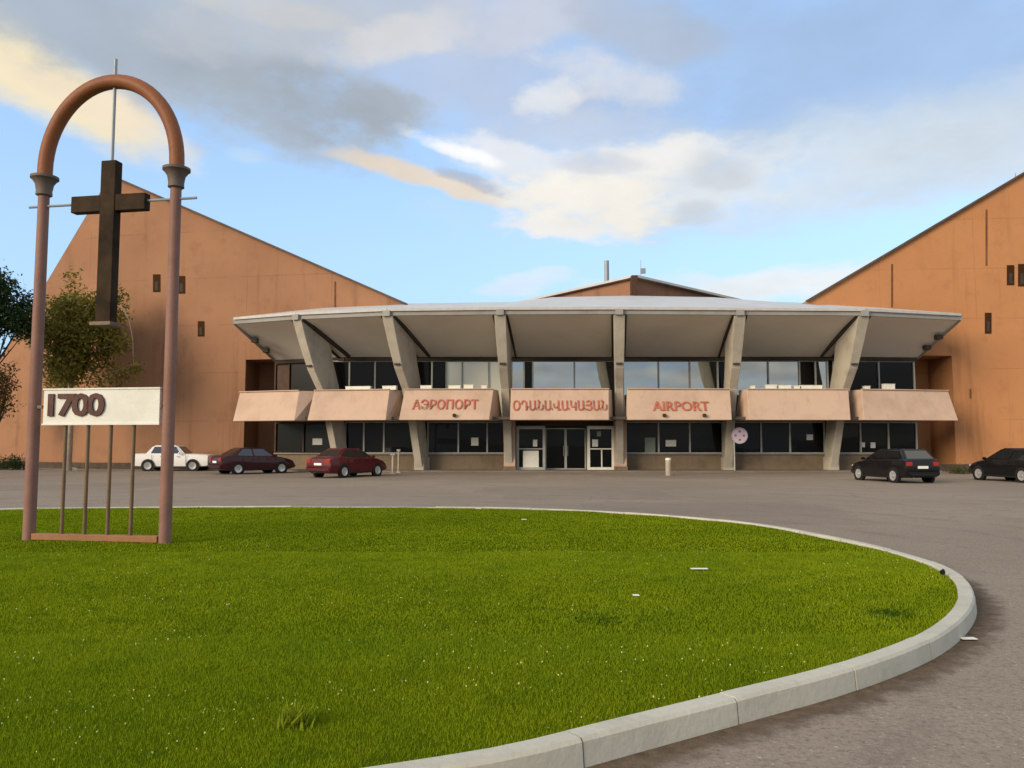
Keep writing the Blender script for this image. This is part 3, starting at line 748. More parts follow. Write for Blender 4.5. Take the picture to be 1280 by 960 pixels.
# ------------------------------------------------------------------ wings
def wing(A, C, S, Cb, zA, zC, zS, zCb, lean, wallm, slits, label, jpx, jend, joints=()):
    t = thing('terminal_wing', label, 'building', (A.x, A.y, 0))
    mb = MB()
    bpts = [A, C, Cb, S]
    sl_ = (C.y-A.y)/(C.x-A.x)
    tpts = [Vector((A.x+lean, A.y+lean*sl_, zA)), Vector((C.x, C.y, zC)), Vector((Cb.x, Cb.y, zCb)), Vector((S.x, S.y, zS))]
    vb = [mb.bm.verts.new((p.x, p.y, 0)) for p in bpts]; vt = [mb.bm.verts.new(p) for p in tpts]
    for k in range(1, 4): mb.bm.faces.new((vb[k], vb[(k+1) % 4], vt[(k+1) % 4], vt[k]))
    J = on_line(jpx, 500, A, C); jb = Vector((J.x, J.y, 0)); jt = Vector((J.x, J.y, 6.9)); ct = Vector((C.x, C.y, 6.9))
    mb.face([bpts[0].xyz, jb, jt, ct, tpts[1], tpts[0]])
    dp = Vector((0, 2.8, 0)); e0 = Vector((jend, J.y+2.8, 0)); e1 = Vector((jend, J.y+2.8, 6.9))
    mb.face([jb, jb+dp, jt+dp, jt]); mb.face([jb+dp, e0, e1, jt+dp]); mb.face([jt, jt+dp, e1, Vector((jend, J.y-.3, 6.9))])
    mb.build('wall', wallm, t)
    mb = MB(); mb.bm.faces.new([mb.bm.verts.new(p+Vector((0, 0, .02))) for p in (tpts[0], tpts[1], tpts[2])])
    mb.bm.faces.new([mb.bm.verts.new(p+Vector((0, 0, .02))) for p in (tpts[0], tpts[2], tpts[3])]); 
    for a, b in ((0, 1),):
        mb.bar(tpts[a]+Vector((0, -.1, .05)), tpts[b]+Vector((0, -.1, .02)), .3, .10)
    mb.build('roof', M['coping'], t)
    mb = MB()
    for a, b in ((0, 1), (0, 3)):
        p, q = bpts[a], bpts[b]; mb.bar(Vector((p.x, p.y, .2)), Vector((q.x, q.y, .2)), .16, .4)
    mb.build('base_band', M['base_band'], t)  # plain dark band along the foot of the wing walls
    nrm = Vector((C.y-A.y, A.x-C.x, 0)).normalized()
    if nrm.y > 0: nrm = -nrm
    for x, y, w, h in slits:
        p = [on_line(x-w/2, y+h/2, A, C), on_line(x+w/2, y+h/2, A, C), on_line(x+w/2, y-h/2, A, C), on_line(x-w/2, y-h/2, A, C)]
        mb = MB(); mb.prism([q+nrm*.03 for q in p], -nrm*.08); f = mb.build('slit_window', M['slit'], t)
        c = (p[0]+p[1]+p[2]+p[3])/4; dx = (p[1]-p[0])*.22; dz = (p[3]-p[0])*.4
        mb = MB(); mb.prism([c-dx-dz+nrm*.035, c+dx-dz+nrm*.035, c+dx+dz*.2+nrm*.035, c-dx+dz*.2+nrm*.035], nrm*.01); mb.build('pane', M['beam'], f)
    for x, y0, y1 in joints:
        p = on_line(x, y0, A, C); q = on_line(x, y1, A, C)
        mb = MB(); mb.bar(p+nrm*.005, q+nrm*.005, .10, .03, nrm); mb.build('joint', M['joint'], t)
    return t, A, C
M['joint'] = simple("wall_joint", (.13, .06, .032), .9, var=.4, vscale=2)
A = at(107, 583, 52); A.z = 0; C = V2(-6.4, 48.35)
S = V2(A.x-18.6*.72, A.y+8*.72)
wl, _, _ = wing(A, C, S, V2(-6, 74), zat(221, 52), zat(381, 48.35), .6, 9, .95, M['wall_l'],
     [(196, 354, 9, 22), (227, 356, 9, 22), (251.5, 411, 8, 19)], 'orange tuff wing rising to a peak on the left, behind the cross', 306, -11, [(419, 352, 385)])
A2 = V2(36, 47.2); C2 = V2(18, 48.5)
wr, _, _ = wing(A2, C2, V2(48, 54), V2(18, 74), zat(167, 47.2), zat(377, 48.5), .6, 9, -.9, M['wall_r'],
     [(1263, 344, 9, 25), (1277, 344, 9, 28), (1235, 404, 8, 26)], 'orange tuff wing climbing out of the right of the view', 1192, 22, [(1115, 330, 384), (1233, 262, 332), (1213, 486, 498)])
p = on_line(1274, 235, A2, C2); mb = MB(); mb.tube([(p.x, p.y+.3, p.z-.3), (p.x, p.y+.3, zat(214, p.y))], [.06, .02], 6); mb.build('lightning_rod', M['steel'], wr)

# ------------------------------------------------------------------ memorial arch
m_col = concrete("column_paint", (.25, .135, .11), (.15, .075, .058), .4, 1.2, .6)
m_arch = concrete("arch_paint", (.235, .085, .034), (.14, .05, .022), .3, 1.0, .55)
m_beam = concrete("beam_paint", (.30, .15, .068), (.19, .09, .04), .3, 1.2, .6)
m_cap = concrete("capital_grey", (.14, .11, .10), (.07, .055, .05), .3, 2, .6)
m_cross = simple("cross_metal", (.030, .019, .010), .6, spec=.06, var=.6, vscale=2.5)
m_bars = concrete("bar_metal", (.17, .11, .065), (.09, .06, .04), .3, 2, .5)
m_board = concrete("board_white", (.70, .71, .68), (.55, .55, .51), .3, 1.5, .6)
fl = gp(36, 675, GZ); frr = gp(206, 679, GZ)
arch = thing('memorial_arch', 'tall rusty brown arch monument framing a hanging dark cross on the lawn', 'monument', ((fl.x+frr.x)/2, (fl.y+frr.y)/2, GZ))
ux = (frr-fl).normalized(); W_ = (frr-fl).length; uy = Vector((-ux.y, ux.x, 0))
def AP(u, z, d=0): return fl+ux*u+uy*d+Vector((0, 0, z-fl.z))
ZC = 5.80; RC = .092
for u in (0, W_):
    mb = MB(); mb.tube([AP(u, GZ-.05), AP(u, 2.0), AP(u, ZC)], [RC*1.02, RC, RC*.92], 24); c = mb.build('column', m_col, arch, smooth=40)
    mb = MB(); mb.lathe([(RC, -.12), (RC*1.35, -.10), (RC*1.3, -.03), (RC*1.5, .08), (RC*2.0, .15), (RC*2.3, .17), (RC*2.3, .21), (RC*1.1, .23)], Matrix.Translation(AP(u, ZC)), 24)
    mb.build('capital', m_cap, c, smooth=35)
pts = []
zs = ZC+.2; Rr = W_/2
pts.append(AP(0, zs)); 
top_rise = zat(101, 12.6)-zs
for k in range(33):
    a = math.pi*(1-k/32); pts.append(AP(Rr+Rr*math.cos(a), zs+.12+(top_rise-.12)*math.sin(a)))
pts.append(AP(W_, zs))
mb = MB(); seg = 20; rings = []
for i, p in enumerate(pts):
    t = (pts[min(i+1, len(pts)-1)]-pts[max(i-1, 0)]).normalized(); nn_ = t.cross(uy)
    rings.append([mb.bm.verts.new(p+(nn_*math.cos(2*math.pi*k/seg)+uy*math.sin(2*math.pi*k/seg))*.115) for k in range(seg)])
for a, b in zip(rings, rings[1:]):
    for k in range(seg): mb.bm.faces.new((a[k], a[(k+1) % seg], b[(k+1) % seg], b[k]))
mb.bm.faces.new(rings[0][::-1]); mb.bm.faces.new(rings[-1])
mb.build('arch', m_arch, arch, smooth=50)
cu = W_*.515
zt = zat(200, 12.55); zb = zat(402, 12.55); zc = zat(253, 12.55)
ztop = zat(71, 12.55)
mb = MB(); mb.tube([AP(cu, zt-.1), AP(cu, ztop)], .027, 8); mb.build('rod', M['steel'], arch)
cw, cd, ch = .265, .17, .27
cr = MB()
cr.hexa([AP(cu-cw/2, zb, -cd/2), AP(cu+cw/2, zb, -cd/2), AP(cu+cw/2, zb, cd/2), AP(cu-cw/2, zb, cd/2), AP(cu-cw/2, zt, -cd/2), AP(cu+cw/2, zt, -cd/2), AP(cu+cw/2, zt, cd/2), AP(cu-cw/2, zt, cd/2)])
for s in (-1, 1):
    a, b = (cu-cw/2+.003)*1.0, cu-.66
    if s > 0: a, b = cu+cw/2-.003, cu+.66
    cr.hexa([AP(a, zc-ch/2, -cd/2+.012), AP(b, zc-ch/2, -cd/2+.012), AP(b, zc-ch/2, cd/2-.012), AP(a, zc-ch/2, cd/2-.012), AP(a, zc+ch/2, -cd/2+.012), AP(b, zc+ch/2, -cd/2+.012), AP(b, zc+ch/2, cd/2-.012), AP(a, zc+ch/2, cd/2-.012)])
crs = cr.build('cross', m_cross, arch, bev=.012)
mb = MB(); mb.bar(AP(cu, zb-.06), AP(cu, zb-.005), .36, .3, uy); mb.build('foot_plate', m_bars, crs)
mb = MB(); mb.tube([AP(-.26, zc+.02), AP(cu-.6, zc+.02)], .022, 8); mb.build('cross_tie', M['steel'], arch)
mb = MB(); mb.tube([AP(cu+.6, zc+.02), AP(W_+.36, zc+.02)], .022, 8); mb.build('cross_tie', M['steel'], arch)
# crossbeam, board and bars
mb = MB(); mb.bar(AP(RC, GZ+.06), AP(W_-RC, GZ+.06), .14, .10); mb.build('crossbeam', m_beam, arch, bev=.01)
b0, b1 = zat(532, 12.7)+.02, zat(488, 12.7)+.02
ul, ur = .20, W_-.13
mb = MB(); mb.hexa([AP(ul, b0, -.05), AP(ur, b0, -.05), AP(ur, b0, .01), AP(ul, b0, .01), AP(ul, b1, -.05), AP(ur, b1, -.05), AP(ur, b1, .01), AP(ul, b1, .01)])
bd = mb.build('sign_board', m_board, arch, bev=.006)
mb = MB(); 
for z in (b0, b1): mb.bar(AP(ul-.01, z, -.02), AP(ur+.01, z, -.02), .09, .025)
mb.build('board_rim', m_board, bd)
me = text_mesh("1700", 1.0, .37, .014, .032); m_num = simple("numeral_paint", (.075, .03, .025), .6, var=.4, vscale=6); me.materials.append(m_num)
tx = bpy.data.objects.new('numerals', me); link(tx, bd)
mt = Matrix((ux, Vector((0, 0, 1)), -uy)).transposed().to_4x4(); mt.translation = AP(ul+.10+.50, b0+.12, -.066)
tx.matrix_basis = mt; tx.matrix_parent_inverse = world_of(bd).inverted()
for k in range(4):
    u = .60+.40*k-.02; mb = MB(); mb.tube([AP(u, GZ+.1), AP(u, b0)], .029, 10); mb.build('bar', m_bars, arch, smooth=40)
for u in (.05, W_-.05):
    mb = MB(); mb.bar(AP(u-.05, (b0+b1)/2, -.02), AP(u+.12 if u < 1 else u-.12, (b0+b1)/2, -.02), .05, .05); mb.build('board_bracket', m_bars, arch)

# ------------------------------------------------------------------ cars
m_tyre = simple("tyre_rubber", (.012, .012, .012), .85); m_rim = simple("alloy_rim", (.55, .56, .56), .3, metal=.6)
m_cglass = glass_mat("car_glass", (.006, .006, .007), .06)
m_tail = simple("tail_light", (.35, .02, .015), .15, coat=1); m_head = simple("head_light", (.7, .7, .7), .1, coat=1)
m_plate = simple("number_plate", (.75, .75, .72), .5); m_trim = simple("car_trim", (.015, .015, .016), .45)
m_chrome = simple("chrome_trim", (.6, .6, .6), .15, metal=1)
def car(label, paint, kind, heading, ref, refpt, rims=None, plate=True, H_=1.43, scale=1.0, group='cars parked before the terminal'):
    """refpt: local (x,y) of the car that lands on ref (world xy)"""
    if kind == 'sedan':
        st = [(-2.16, .40, .74, .66), (-2.12, .28, .90, .76), (-1.95, .22, .99, .81), (-1.4, .20, 1.02, .835), (-.6, .18, .97, .845), (.3, .18, .95, .85), (.95, .19, .94, .845), (1.35, .20, .88, .835), (1.8, .22, .77, .80), (2.06, .27, .67, .74), (2.15, .36, .56, .64)]
        cab = (-1.72, 1.12, -.95, .22, .755, .565); wb = (-1.24, 1.26)
    elif kind == 'boxy':
        st = [(-2.06, .36, .84, .76), (-2.04, .28, .93, .79), (-1.9, .24, .955, .80), (-1.2, .22, .955, .805), (0, .21, .935, .81), (.8, .21, .935, .81), (1.4, .22, .92, .805), (1.9, .24, .89, .80), (2.03, .28, .86, .79), (2.05, .36, .78, .77)]
        cab = (-1.38, .78, -1.0, .28, .745, .60); wb = (-1.18, 1.24)
    else:
        st = [(-1.96, .40, .80, .70), (-1.93, .28, .96, .78), (-1.75, .22, 1.0, .82), (-1.0, .20, .98, .84), (.2, .18, .95, .85), (.9, .19, .93, .845), (1.35, .20, .87, .83), (1.75, .22, .76, .80), (1.98, .28, .66, .73), (2.06, .36, .56, .63)]
        cab = (-1.88, 1.08, -1.42, .15, .765, .585); wb = (-1.20, 1.27)
    t = thing('parked_car', label, 'car', (0, 0, 0), heading, group)
    R = Matrix.Rotation(heading, 3, 'Z'); off = R @ (Vector((refpt[0], refpt[1], 0))*scale)
    t.location = (ref.x-off.x, ref.y-off.y, 0); t.scale = (scale,)*3
    PARENT_WORLD[0] = False
    mb = MB(); secs = []
    for x, zb, zt, w in st:
        h = [(.0, zb), (.80*w, zb), (.96*w, zb+.05), (w, zb+(zt-zb)*.35), (1.0*w, zb+(zt-zb)*.62), (.985*w, zb+(zt-zb)*.72), (.955*w, zt-.045), (.90*w, zt-.008), (.5*w, zt+.012), (0, zt+.018)]
        loop = [(y, z) for y, z in h]+[(-y, z) for y, z in h[-2:0:-1]]
        secs.append([mb.bm.verts.new((x, y, z)) for y, z in loop])
    for a, b in zip(secs, secs[1:]):
        for k in range(len(a)): mb.bm.faces.new((a[k], a[(k+1) % len(a)], b[(k+1) % len(a)], b[k]))
    mb.bm.faces.new(secs[0]); mb.bm.faces.new(secs[-1][::-1])
    body = mb.build('body', paint, t, smooth=38)
    rb, fb, rr, fr_, wbelt, wroof = cab; zbelt = .93; zr = H_
    q = lambda x, y, z: Vector((x, y, z))
    low = [q(rb, -wbelt, zbelt), q(fb, -wbelt, zbelt-.02), q(fb, wbelt, zbelt-.02), q(rb, wbelt, zbelt)]
    top = [q(rr, -wroof, zr-.03), q(fr_, -wroof, zr-.03), q(fr_, wroof, zr-.03), q(rr, wroof, zr-.03)]
    mb = MB(); mb.hexa(low+top); mb.bm.edges.ensure_lookup_table()
    es = [e for e in mb.bm.edges if not all(abs(v.co.z-zbelt) < .05 for v in e.verts)]
    bmesh.ops.bevel(mb.bm, geom=es, offset=.07, segments=3, affect='EDGES')
    for v in mb.bm.verts:
        if v.co.z > zr-.04: v.co.z += .035*(1-(v.co.y/wroof)**2)
    cabin = mb.build('cabin', paint, t, smooth=45)
    def pane(c4, u0, u1, v0, v1, name, slope=None):
        a, b, c, d = c4   # bottom-left, bottom-right, top-right, top-left
        f = lambda u, v: a.lerp(b, u).lerp(d.lerp(c, u), v)
        n = (b-a).cross(d-a).normalized()
        cc = (a+b+c+d)/4
        if n.dot(cc-Vector(((rb+fb)/2, 0, 1.1))) < 0: n = -n
        mb = MB(); u00, u01, u10, u11 = (u0, u0, u1, u1) if slope is None else slope
        pts = [f(u00, v0), f(u10, v0), f(u11, v1), f(u01, v1)]
        mb.prism([p+n*.007 for p in pts], -n*.03); mb.build(name, m_cglass, cabin)
    for s in (0, 1):
        if s == 0: c4 = (low[0], low[1], top[1], top[0])
        else: c4 = (low[3], low[2], top[2], top[3])
        pane(c4, .13, .46, .10, .86, 'side_window', (.13 if kind != 'hatch' else .10, .10, .475, .44)); pane(c4, .50, .9, .10, .86, 'side_window', (.51, .49, .90, .93))
    pane((low[1], low[2], top[2], top[1]), .08, .92, .10, .88, 'windscreen'); pane((low[0], low[3], top[3], top[0]), .1, .9, .16, .86, 'rear_window')
    hw = .83
    for x in wb:
        for s in (-1, 1):
            Mx = Matrix.Translation((x, s*hw, .30)) @ Matrix.Rotation(-s*math.pi/2, 4, 'X')
            mb = MB(); mb.lathe([(0, -.12), (.365, -.12), (.365, .013), (0, .013)], Mx, 24); mb.build('wheel_arch', m_trim, t, smooth=30)
            mb = MB(); mb.lathe([(.19, .0), (.20, .022), (.27, .028), (.298, .01), (.30, -.08), (.30, -.17), (.0, -.17)], Mx, 28); wv = mb.build('wheel', m_tyre, t, smooth=35)
            mb = MB(); mb.lathe([(0, .022), (.05, .024), (.06, .012), (.19, .024), (.205, .03), (.21, .02)], Mx, 28)
            rim = mb.build('rim', rims or m_rim, wv, smooth=30)
    xr, xf = st[0][0], st[-1][0]
    def bx(name, mat, c, d, bev=.015): mb = MB(); mb.box(c, d, bev=bev); return mb.build(name, mat, t, smooth=40)
    bx('bumper', m_trim if kind == 'boxy' else paint, (xr+.05, 0, .42), (.20, 1.52, .22), .05); bx('bumper', m_trim if kind == 'boxy' else paint, (xf-.06, 0, .40), (.2, 1.44, .22), .05)
    bx('bumper_trim', m_trim, (xr-.035, 0, .36), (.05, 1.2, .07)); bx('sill_trim', m_trim, (0, 0, .23), (2.2, 1.70, .07))
    for s in (-1, 1):
        bx('tail_light', m_tail, (xr+.04, s*.60, .80), (.10, .28, .17)); bx('headlight', m_head, (xf-.10, s*.53, .61 if kind != 'boxy' else .72), (.14, .30, .14))
        bx('mirror', paint, (fb-.25, s*.88, .98), (.12, .17, .12), .03)
        for x in (-.35, .55): bx('door_handle', m_chrome if kind == 'boxy' else m_trim, (x-.1, s*.846, .80), (.16, .03, .03), .006)
        mb = MB()
        for x in (-.12, .86, -.98): mb.box((x, s*.842, .62), (.012, .014, .55))
        mb.build('door_seam', m_trim, t)
    bx('number_plate', m_plate, (xr-.012, 0, .66), (.03, .46, .11), .004); bx('number_plate', m_plate, (xf+.045, 0, .42), (.03, .50, .11), .004)
    bx('grille', m_trim, (xf-.04, 0, .60 if kind != 'boxy' else .70), (.10, .66, .12))
    bx('exhaust', m_chrome, (xr+.06, .45, .24), (.16, .05, .05))
    PARENT_WORLD[0] = True
    return t
P_ = lambda n, c: simple(n, c, .35, coat=.35, spec=.2)
yw = at(431, 597, 38.6)
car('dark red saloon parked with its rear and number plate showing', P_("paint_red", (.085, .006, .010)), 'sedan', math.radians(61), at(431, 596, 38.4), (-1.24, -.86))
car('maroon black saloon parked between the white and the red car', P_("paint_maroon", (.040, .007, .010)), 'sedan', math.radians(44), at(298, 592, 42.6), (-1.24, -.86))
car('boxy white saloon parked side on by the orange wall', P_("paint_white", (.72, .72, .70)), 'boxy', math.radians(2), at(212, 588, 47.6), (0, -.8), rims=simple("dull_rim", (.3, .3, .3), .5, metal=.4), scale=1.08)
car('black hatchback parked tail out beneath the rightmost parapet', P_("paint_black", (.006, .006, .007)), 'hatch', math.radians(99), at(1116, 603.5, 33.6), (-1.20, .86))
car('black car cut by the right edge of the view', P_("paint_black_blue", (.005, .005, .006)), 'hatch', math.radians(99), at(1277, 603.5, 33.6), (-1.20, .86), H_=1.46)

# ------------------------------------------------------------------ bollards, posts, round sign
def bollard(px, py, D, r, h, label, mat, cap):
    c = at(px, py, D); t = thing('bollard', label, 'bollard', (c.x, c.y, 0))
    PARENT_WORLD[0] = False
    mb = MB(); mb.lathe([(0, 0), (r*1.05, 0), (r, .05), (r, h*.86), (r*.97, h*.87), (0, h*.87)], Matrix(), 20); mb.build('post', mat, t, smooth=35)
    mb = MB(); mb.lathe([(0, h*.872), (r*1.04, h*.872), (r*1.04, h*.97), (r*.7, h), (0, h)], Matrix(), 20); mb.build('cap', cap, t, smooth=35)
    PARENT_WORLD[0] = True
m_boll = concrete("bollard_concrete", (.40, .34, .28), (.25, .2, .16), .3, 3)
bollard(835.5, 594, 41.2, .14, .9, 'stout pale bollard with a white cap before the English sign', m_boll, M['white'])
def post(px, py, D, h, w, label, ball=True):
    c = at(px, py, D); t = thing('post', label, 'post', (c.x, c.y, 0)); PARENT_WORLD[0] = False
    mb = MB(); mb.box((0, 0, .03), (w*2.4, w*2.4, .06)); mb.tube([(0, 0, .05), (0, 0, h)], w/2, 10); p = mb.build('stem', m_boll, t, smooth=40)
    mb = MB(); mb.box((0, 0, h), (w*2.2, w*1.4, .12), bev=.02); mb.build('head', M['fascia'], t)
    PARENT_WORLD[0] = True
post(491, 592, 43.2, 1.05, .13, 'thin grey post nearest the dark red car'); post(498, 590, 45, 1.25, .10, 'taller thin post right of the shorter grey one')
# round sign
c = at(909.5, 589, 45.6); sg = thing('round_sign', 'round lilac and white sign on a pole under the canopy', 'sign', (c.x, c.y, .0))
pole_x = at(918, 560, 45.4)
m_lil = simple("sign_lilac", (.56, .47, .56), .5, var=.08, vscale=9); m_lil2 = simple("sign_purple", (.22, .15, .23), .5)
mb = MB(); mb.tube([(pole_x.x, 45.42, .1), (pole_x.x, 45.42, 2.6)], .04, 10); mb.build('pole', M['alu'], sg)
dc = at(924.5, 544.5, 45.3); Md = Matrix.Translation(dc) @ Matrix.Rotation(math.pi/2, 4, 'X')
mb = MB(); mb.lathe([(0, -.015), (.46, -.015), (.46, .015), (0, .015)], Md, 32); disc = mb.build('disc', m_lil, sg, smooth=30)
mb = MB()
for k in range(4): mb.lathe([(0, .02), (.07, .02), (.07, .024), (0, .024)], Md @ Matrix.Rotation(k*math.pi/2, 4, 'Z') @ Matrix.Translation((.235, 0, 0)), 12)
mb.build('dots', m_lil2, disc)
mb = MB(); mb.lathe([(.40, .018), (.45, .018), (.45, .022), (.40, .022), (.40, .018)], Md, 32); mb.build('rim', simple("sign_rim", (.45, .36, .46), .5), disc)
mb = MB(); mb.bar((pole_x.x, 45.4, dc.z-.1), (dc.x, 45.36, dc.z-.1), .06, .06); mb.build('bracket', M['alu'], sg)

# ------------------------------------------------------------------ trees
def leaf_mat(name, a, b, c):
    m, nt, bs = new_mat(name); oi = nt.nodes.new("ShaderNodeNewGeometry")
    n = noise_node(nt, oi.outputs["Position"], .9, 3, .6)
    col = mixc(nt, maprange(nt, n, .38, .62, 0, 1, True), a, b)
    col = mixc(nt, maprange(nt, oi.outputs["Random Per Island"], 0, 1, 0, .7), col, c)
    nt.links.new(col, bs.inputs["Base Color"]); bs.inputs["Roughness"].default_value = .6; bs.inputs["Specular IOR Level"].default_value = .2
    t = nt.nodes.new("ShaderNodeBsdfTranslucent"); nt.links.new(col, t.inputs["Color"])
    mx = nt.nodes.new("ShaderNodeMixShader"); mx.inputs[0].default_value = .3
    nt.links.new(bs.outputs[0], mx.inputs[1]); nt.links.new(t.outputs[0], mx.inputs[2]); nt.links.new(mx.outputs[0], nt.nodes["Material Output"].inputs["Surface"])
    return m
def leaves(centers, per, spread, size, droop=.2):
    C_ = np.repeat(np.array(centers), per, axis=0); n = len(C_)
    p = C_+rng.normal(0, 1, (n, 3))*np.array(spread)
    a = rng.normal(0, 1, (n, 3)); a /= np.linalg.norm(a, axis=1)[:, None]; b = np.cross(a, rng.normal(0, 1, (n, 3))); b /= np.linalg.norm(b, axis=1)[:, None]
    s = (size*rng.uniform(.6, 1.3, n))[:, None]
    V = np.stack([p-a*s, p-b*s*.45, p+a*s, p+b*s*.45], 1)
    return V.reshape(-1, 3)
def limb_path(p, d, L, n=6, wob=.15, grav=0):
    out = [Vector(p)]; d = Vector(d).normalized()
    for k in range(n):
        d = (d+Vector((random.uniform(-wob, wob), random.uniform(-wob, wob), random.uniform(-wob, wob)+grav))).normalized()
        out.append(out[-1]+d*L/n)
    return out
def tree(base, trunk_h, crown_c, crown_r, nclump, per, leaf, size, lm, bm_, label, trunk_r=.16, spread=.38, holes=.1, extra=None, name='leafy_tree'):
    t = thing(name, label, 'tree', base)
    mb = MB(); top = Vector(base)+Vector((random.uniform(-.2, .2), 0, trunk_h))
    tp = [Vector(base)+Vector((0, 0, -.1)), Vector(base).lerp(top, .35)+Vector((.05, 0, 0)), Vector(base).lerp(top, .7)+Vector((-.04, 0, 0)), top]
    mb.tube(tp, [trunk_r*1.25, trunk_r, trunk_r*.9, trunk_r*.75], 10)
    cc = Vector(crown_c); cents = []
    for k in range(nclump):
        while True:
            v = Vector((random.uniform(-1, 1), random.uniform(-1, 1), random.uniform(-1, 1)))
            r = v.length
            if r > 1 or r < .25: continue
            if r > .72+.45*mnoise.noise(v*1.9+cc): continue
            if mnoise.noise(v*2.6+Vector((5, 1, 2))) < -holes*2.2: continue
            break
        cents.append(cc+Vector((v.x*crown_r[0], v.y*crown_r[1], v.z*crown_r[2])))
    for k in range(0, nclump, max(1, nclump//26)):
        q = cents[k]; st = tp[2].lerp(tp[3], random.random()); m1 = st.lerp(q, .5)+Vector((random.uniform(-.3, .3), random.uniform(-.3, .3), .25))
        mb.tube([st, m1, q], [trunk_r*.42, trunk_r*.22, .015], 6)
    if extra:
        for pth, r0, ce in extra:
            mb.tube(pth, [r0*(1-.75*i/(len(pth)-1)) for i in range(len(pth))], 6); cents += ce
    mb.build('trunk', bm_, t, smooth=60)
    np_mesh('crown', leaves([tuple(c) for c in cents], per, (spread, spread, spread*.8), size), 4, lm, t)
    return t
m_bark_pale = concrete("pale_bark", (.36, .29, .22), (.20, .15, .11), .4, 3)
m_bark_dark = concrete("dark_bark", (.10, .075, .055), (.05, .04, .03), .4, 3)
lf_ol = leaf_mat("olive_leaf", (.19, .175, .025), (.08, .09, .015), (.27, .22, .05))
lf_dk = leaf_mat("dark_leaf", (.012, .028, .008), (.02, .045, .012), (.03, .06, .02))
lf_br = leaf_mat("brown_leaf", (.09, .06, .015), (.06, .05, .015), (.14, .09, .03))
D = 48.6
b = at(85, 580, D); b.z = 0
cc = at(98, 416, D)
pp = [at(x, y, D-.6) for x, y in ((128, 395), (145, 381), (155, 386), (162, 402), (166, 425), (167, 462))]
tree(b, 8.0, cc, (3.1, 2.3, 4.0), 300, 52, None, .135, lf_ol, m_bark_pale, 'thin olive leaved tree with a pale trunk behind the white board', .17, .33, .12,
     extra=[(pp, .06, [pp[-1], pp[-1]+Vector((.15, 0, .1))]), ([at(88, 412, D-.9), at(99, 398, D-1.2), at(112, 380, D-1.2)], .09, []),
            ([at(90, 440, D-.2), at(120, 470, D-.3), at(150, 462, D-.3), at(165, 455, D-.3)], .05, [at(x, y, D+dd) for x, y, dd in ((120, 462, 0), (132, 470, .5), (140, 475, -.5), (150, 465, 0), (158, 470, .4), (125, 482, 0), (112, 478, -.6), (135, 455, .2), (145, 480, 0))])])
D = 44
b = at(-30, 592, D); b.z = 0
tree(b, 4.5, at(-18, 392, D), (3.1, 2.6, 3.2), 230, 60, None, .12, lf_dk, m_bark_dark, 'dense dark green tree at the left edge behind the arch', .2, .36, .03)
D = 50.5
b = at(-8, 582, D); b.z = 0
tree(b, 3.0, at(2, 488, D), (1.25, 1.2, 1.9), 46, 40, None, .10, lf_br, m_bark_dark, 'small brownish sapling against the sunlit wall at the left edge', .07, .26, .12, name='sapling')
def shrub(px, py, D, rx, rz_, n, lm, label):
    b = at(px, py, D); b.z = 0; t = thing('shrub', label, 'shrub', b)
    cents = []
    for k in range(n):
        a = random.uniform(0, 6.28); r = random.random()**.5
        cents.append((b.x+rx*r*math.cos(a), b.y+.6*r*math.sin(a), rz_*random.uniform(.1, .95)*(1-.4*r)))
    mb = MB()
    for c in cents[::4]: mb.tube([b, Vector(c)], [.02, .008], 5)
    mb.build('stem', m_bark_dark, t)
    np_mesh('foliage', leaves(cents, 40, (.2, .2, .16), .06), 4, lm, t)
lf_sh = leaf_mat("shrub_leaf", (.05, .06, .012), (.035, .05, .012), (.09, .09, .03))
shrub(20, 583, 50, .55, 1.0, 30, lf_dk, 'rounded dark shrub left of the arch at the foot of the wall')
shrub(2, 582, 50.5, .9, .7, 40, lf_sh, 'low olive shrub at the left edge of the view')
shrub(1203, 592, 43.5, .5, .35, 14, lf_sh, 'low scruffy plants between the two black cars')
c = at(92, 583, 49); mb = MB(); bmesh.ops.create_icosphere(mb.bm, subdivisions=2, radius=.22)
for v in mb.bm.verts: v.co = Vector((v.co.x*1.3, v.co.y, max(-.05, v.co.z*.6)))*(1+.25*mnoise.noise(v.co*6))
o = mb.build('stone', m_board, smooth=50); o.location = (c.x, c.y, .04); tag(o, 'pale stone lying at the foot of the wall behind the bars', 'stone')

# ------------------------------------------------------------------ sky, sun
SUN_AZ, SUN_EL = 230, 20
w = bpy.data.worlds.new("World"); scene.world = w; w.use_nodes = True
nt = w.node_tree; bg = nt.nodes["Background"]; STR = .15; EXPO = 1.3; bg.inputs[1].default_value = STR
sky = nt.nodes.new("ShaderNodeTexSky"); sky.sky_type = 'NISHITA'; sky.sun_disc = False
sky.sun_elevation = math.radians(SUN_EL); sky.sun_rotation = math.radians(SUN_AZ); sky.altitude = 1500
sky.air_density = 1.0; sky.dust_density = .6; sky.ozone_density = 2.0
tc = nt.nodes.new("ShaderNodeTexCoord").outputs["Generated"]
sp = nt.nodes.new("ShaderNodeSeparateXYZ"); nt.links.new(tc, sp.inputs[0])
az = math_n(nt, 'ARCTAN2', sp.outputs[0], sp.outputs[1]); el = math_n(nt, 'ARCSINE', sp.outputs[2])
cb = nt.nodes.new("ShaderNodeCombineXYZ"); zc_ = math_n(nt, 'ADD', math_n(nt, 'MAXIMUM', sp.outputs[2], 0.0), .22)
nt.links.new(math_n(nt, 'DIVIDE', sp.outputs[0], zc_), cb.inputs[0]); nt.links.new(math_n(nt, 'DIVIDE', sp.outputs[1], zc_), cb.inputs[1])
cb.inputs[2].default_value = 2.3
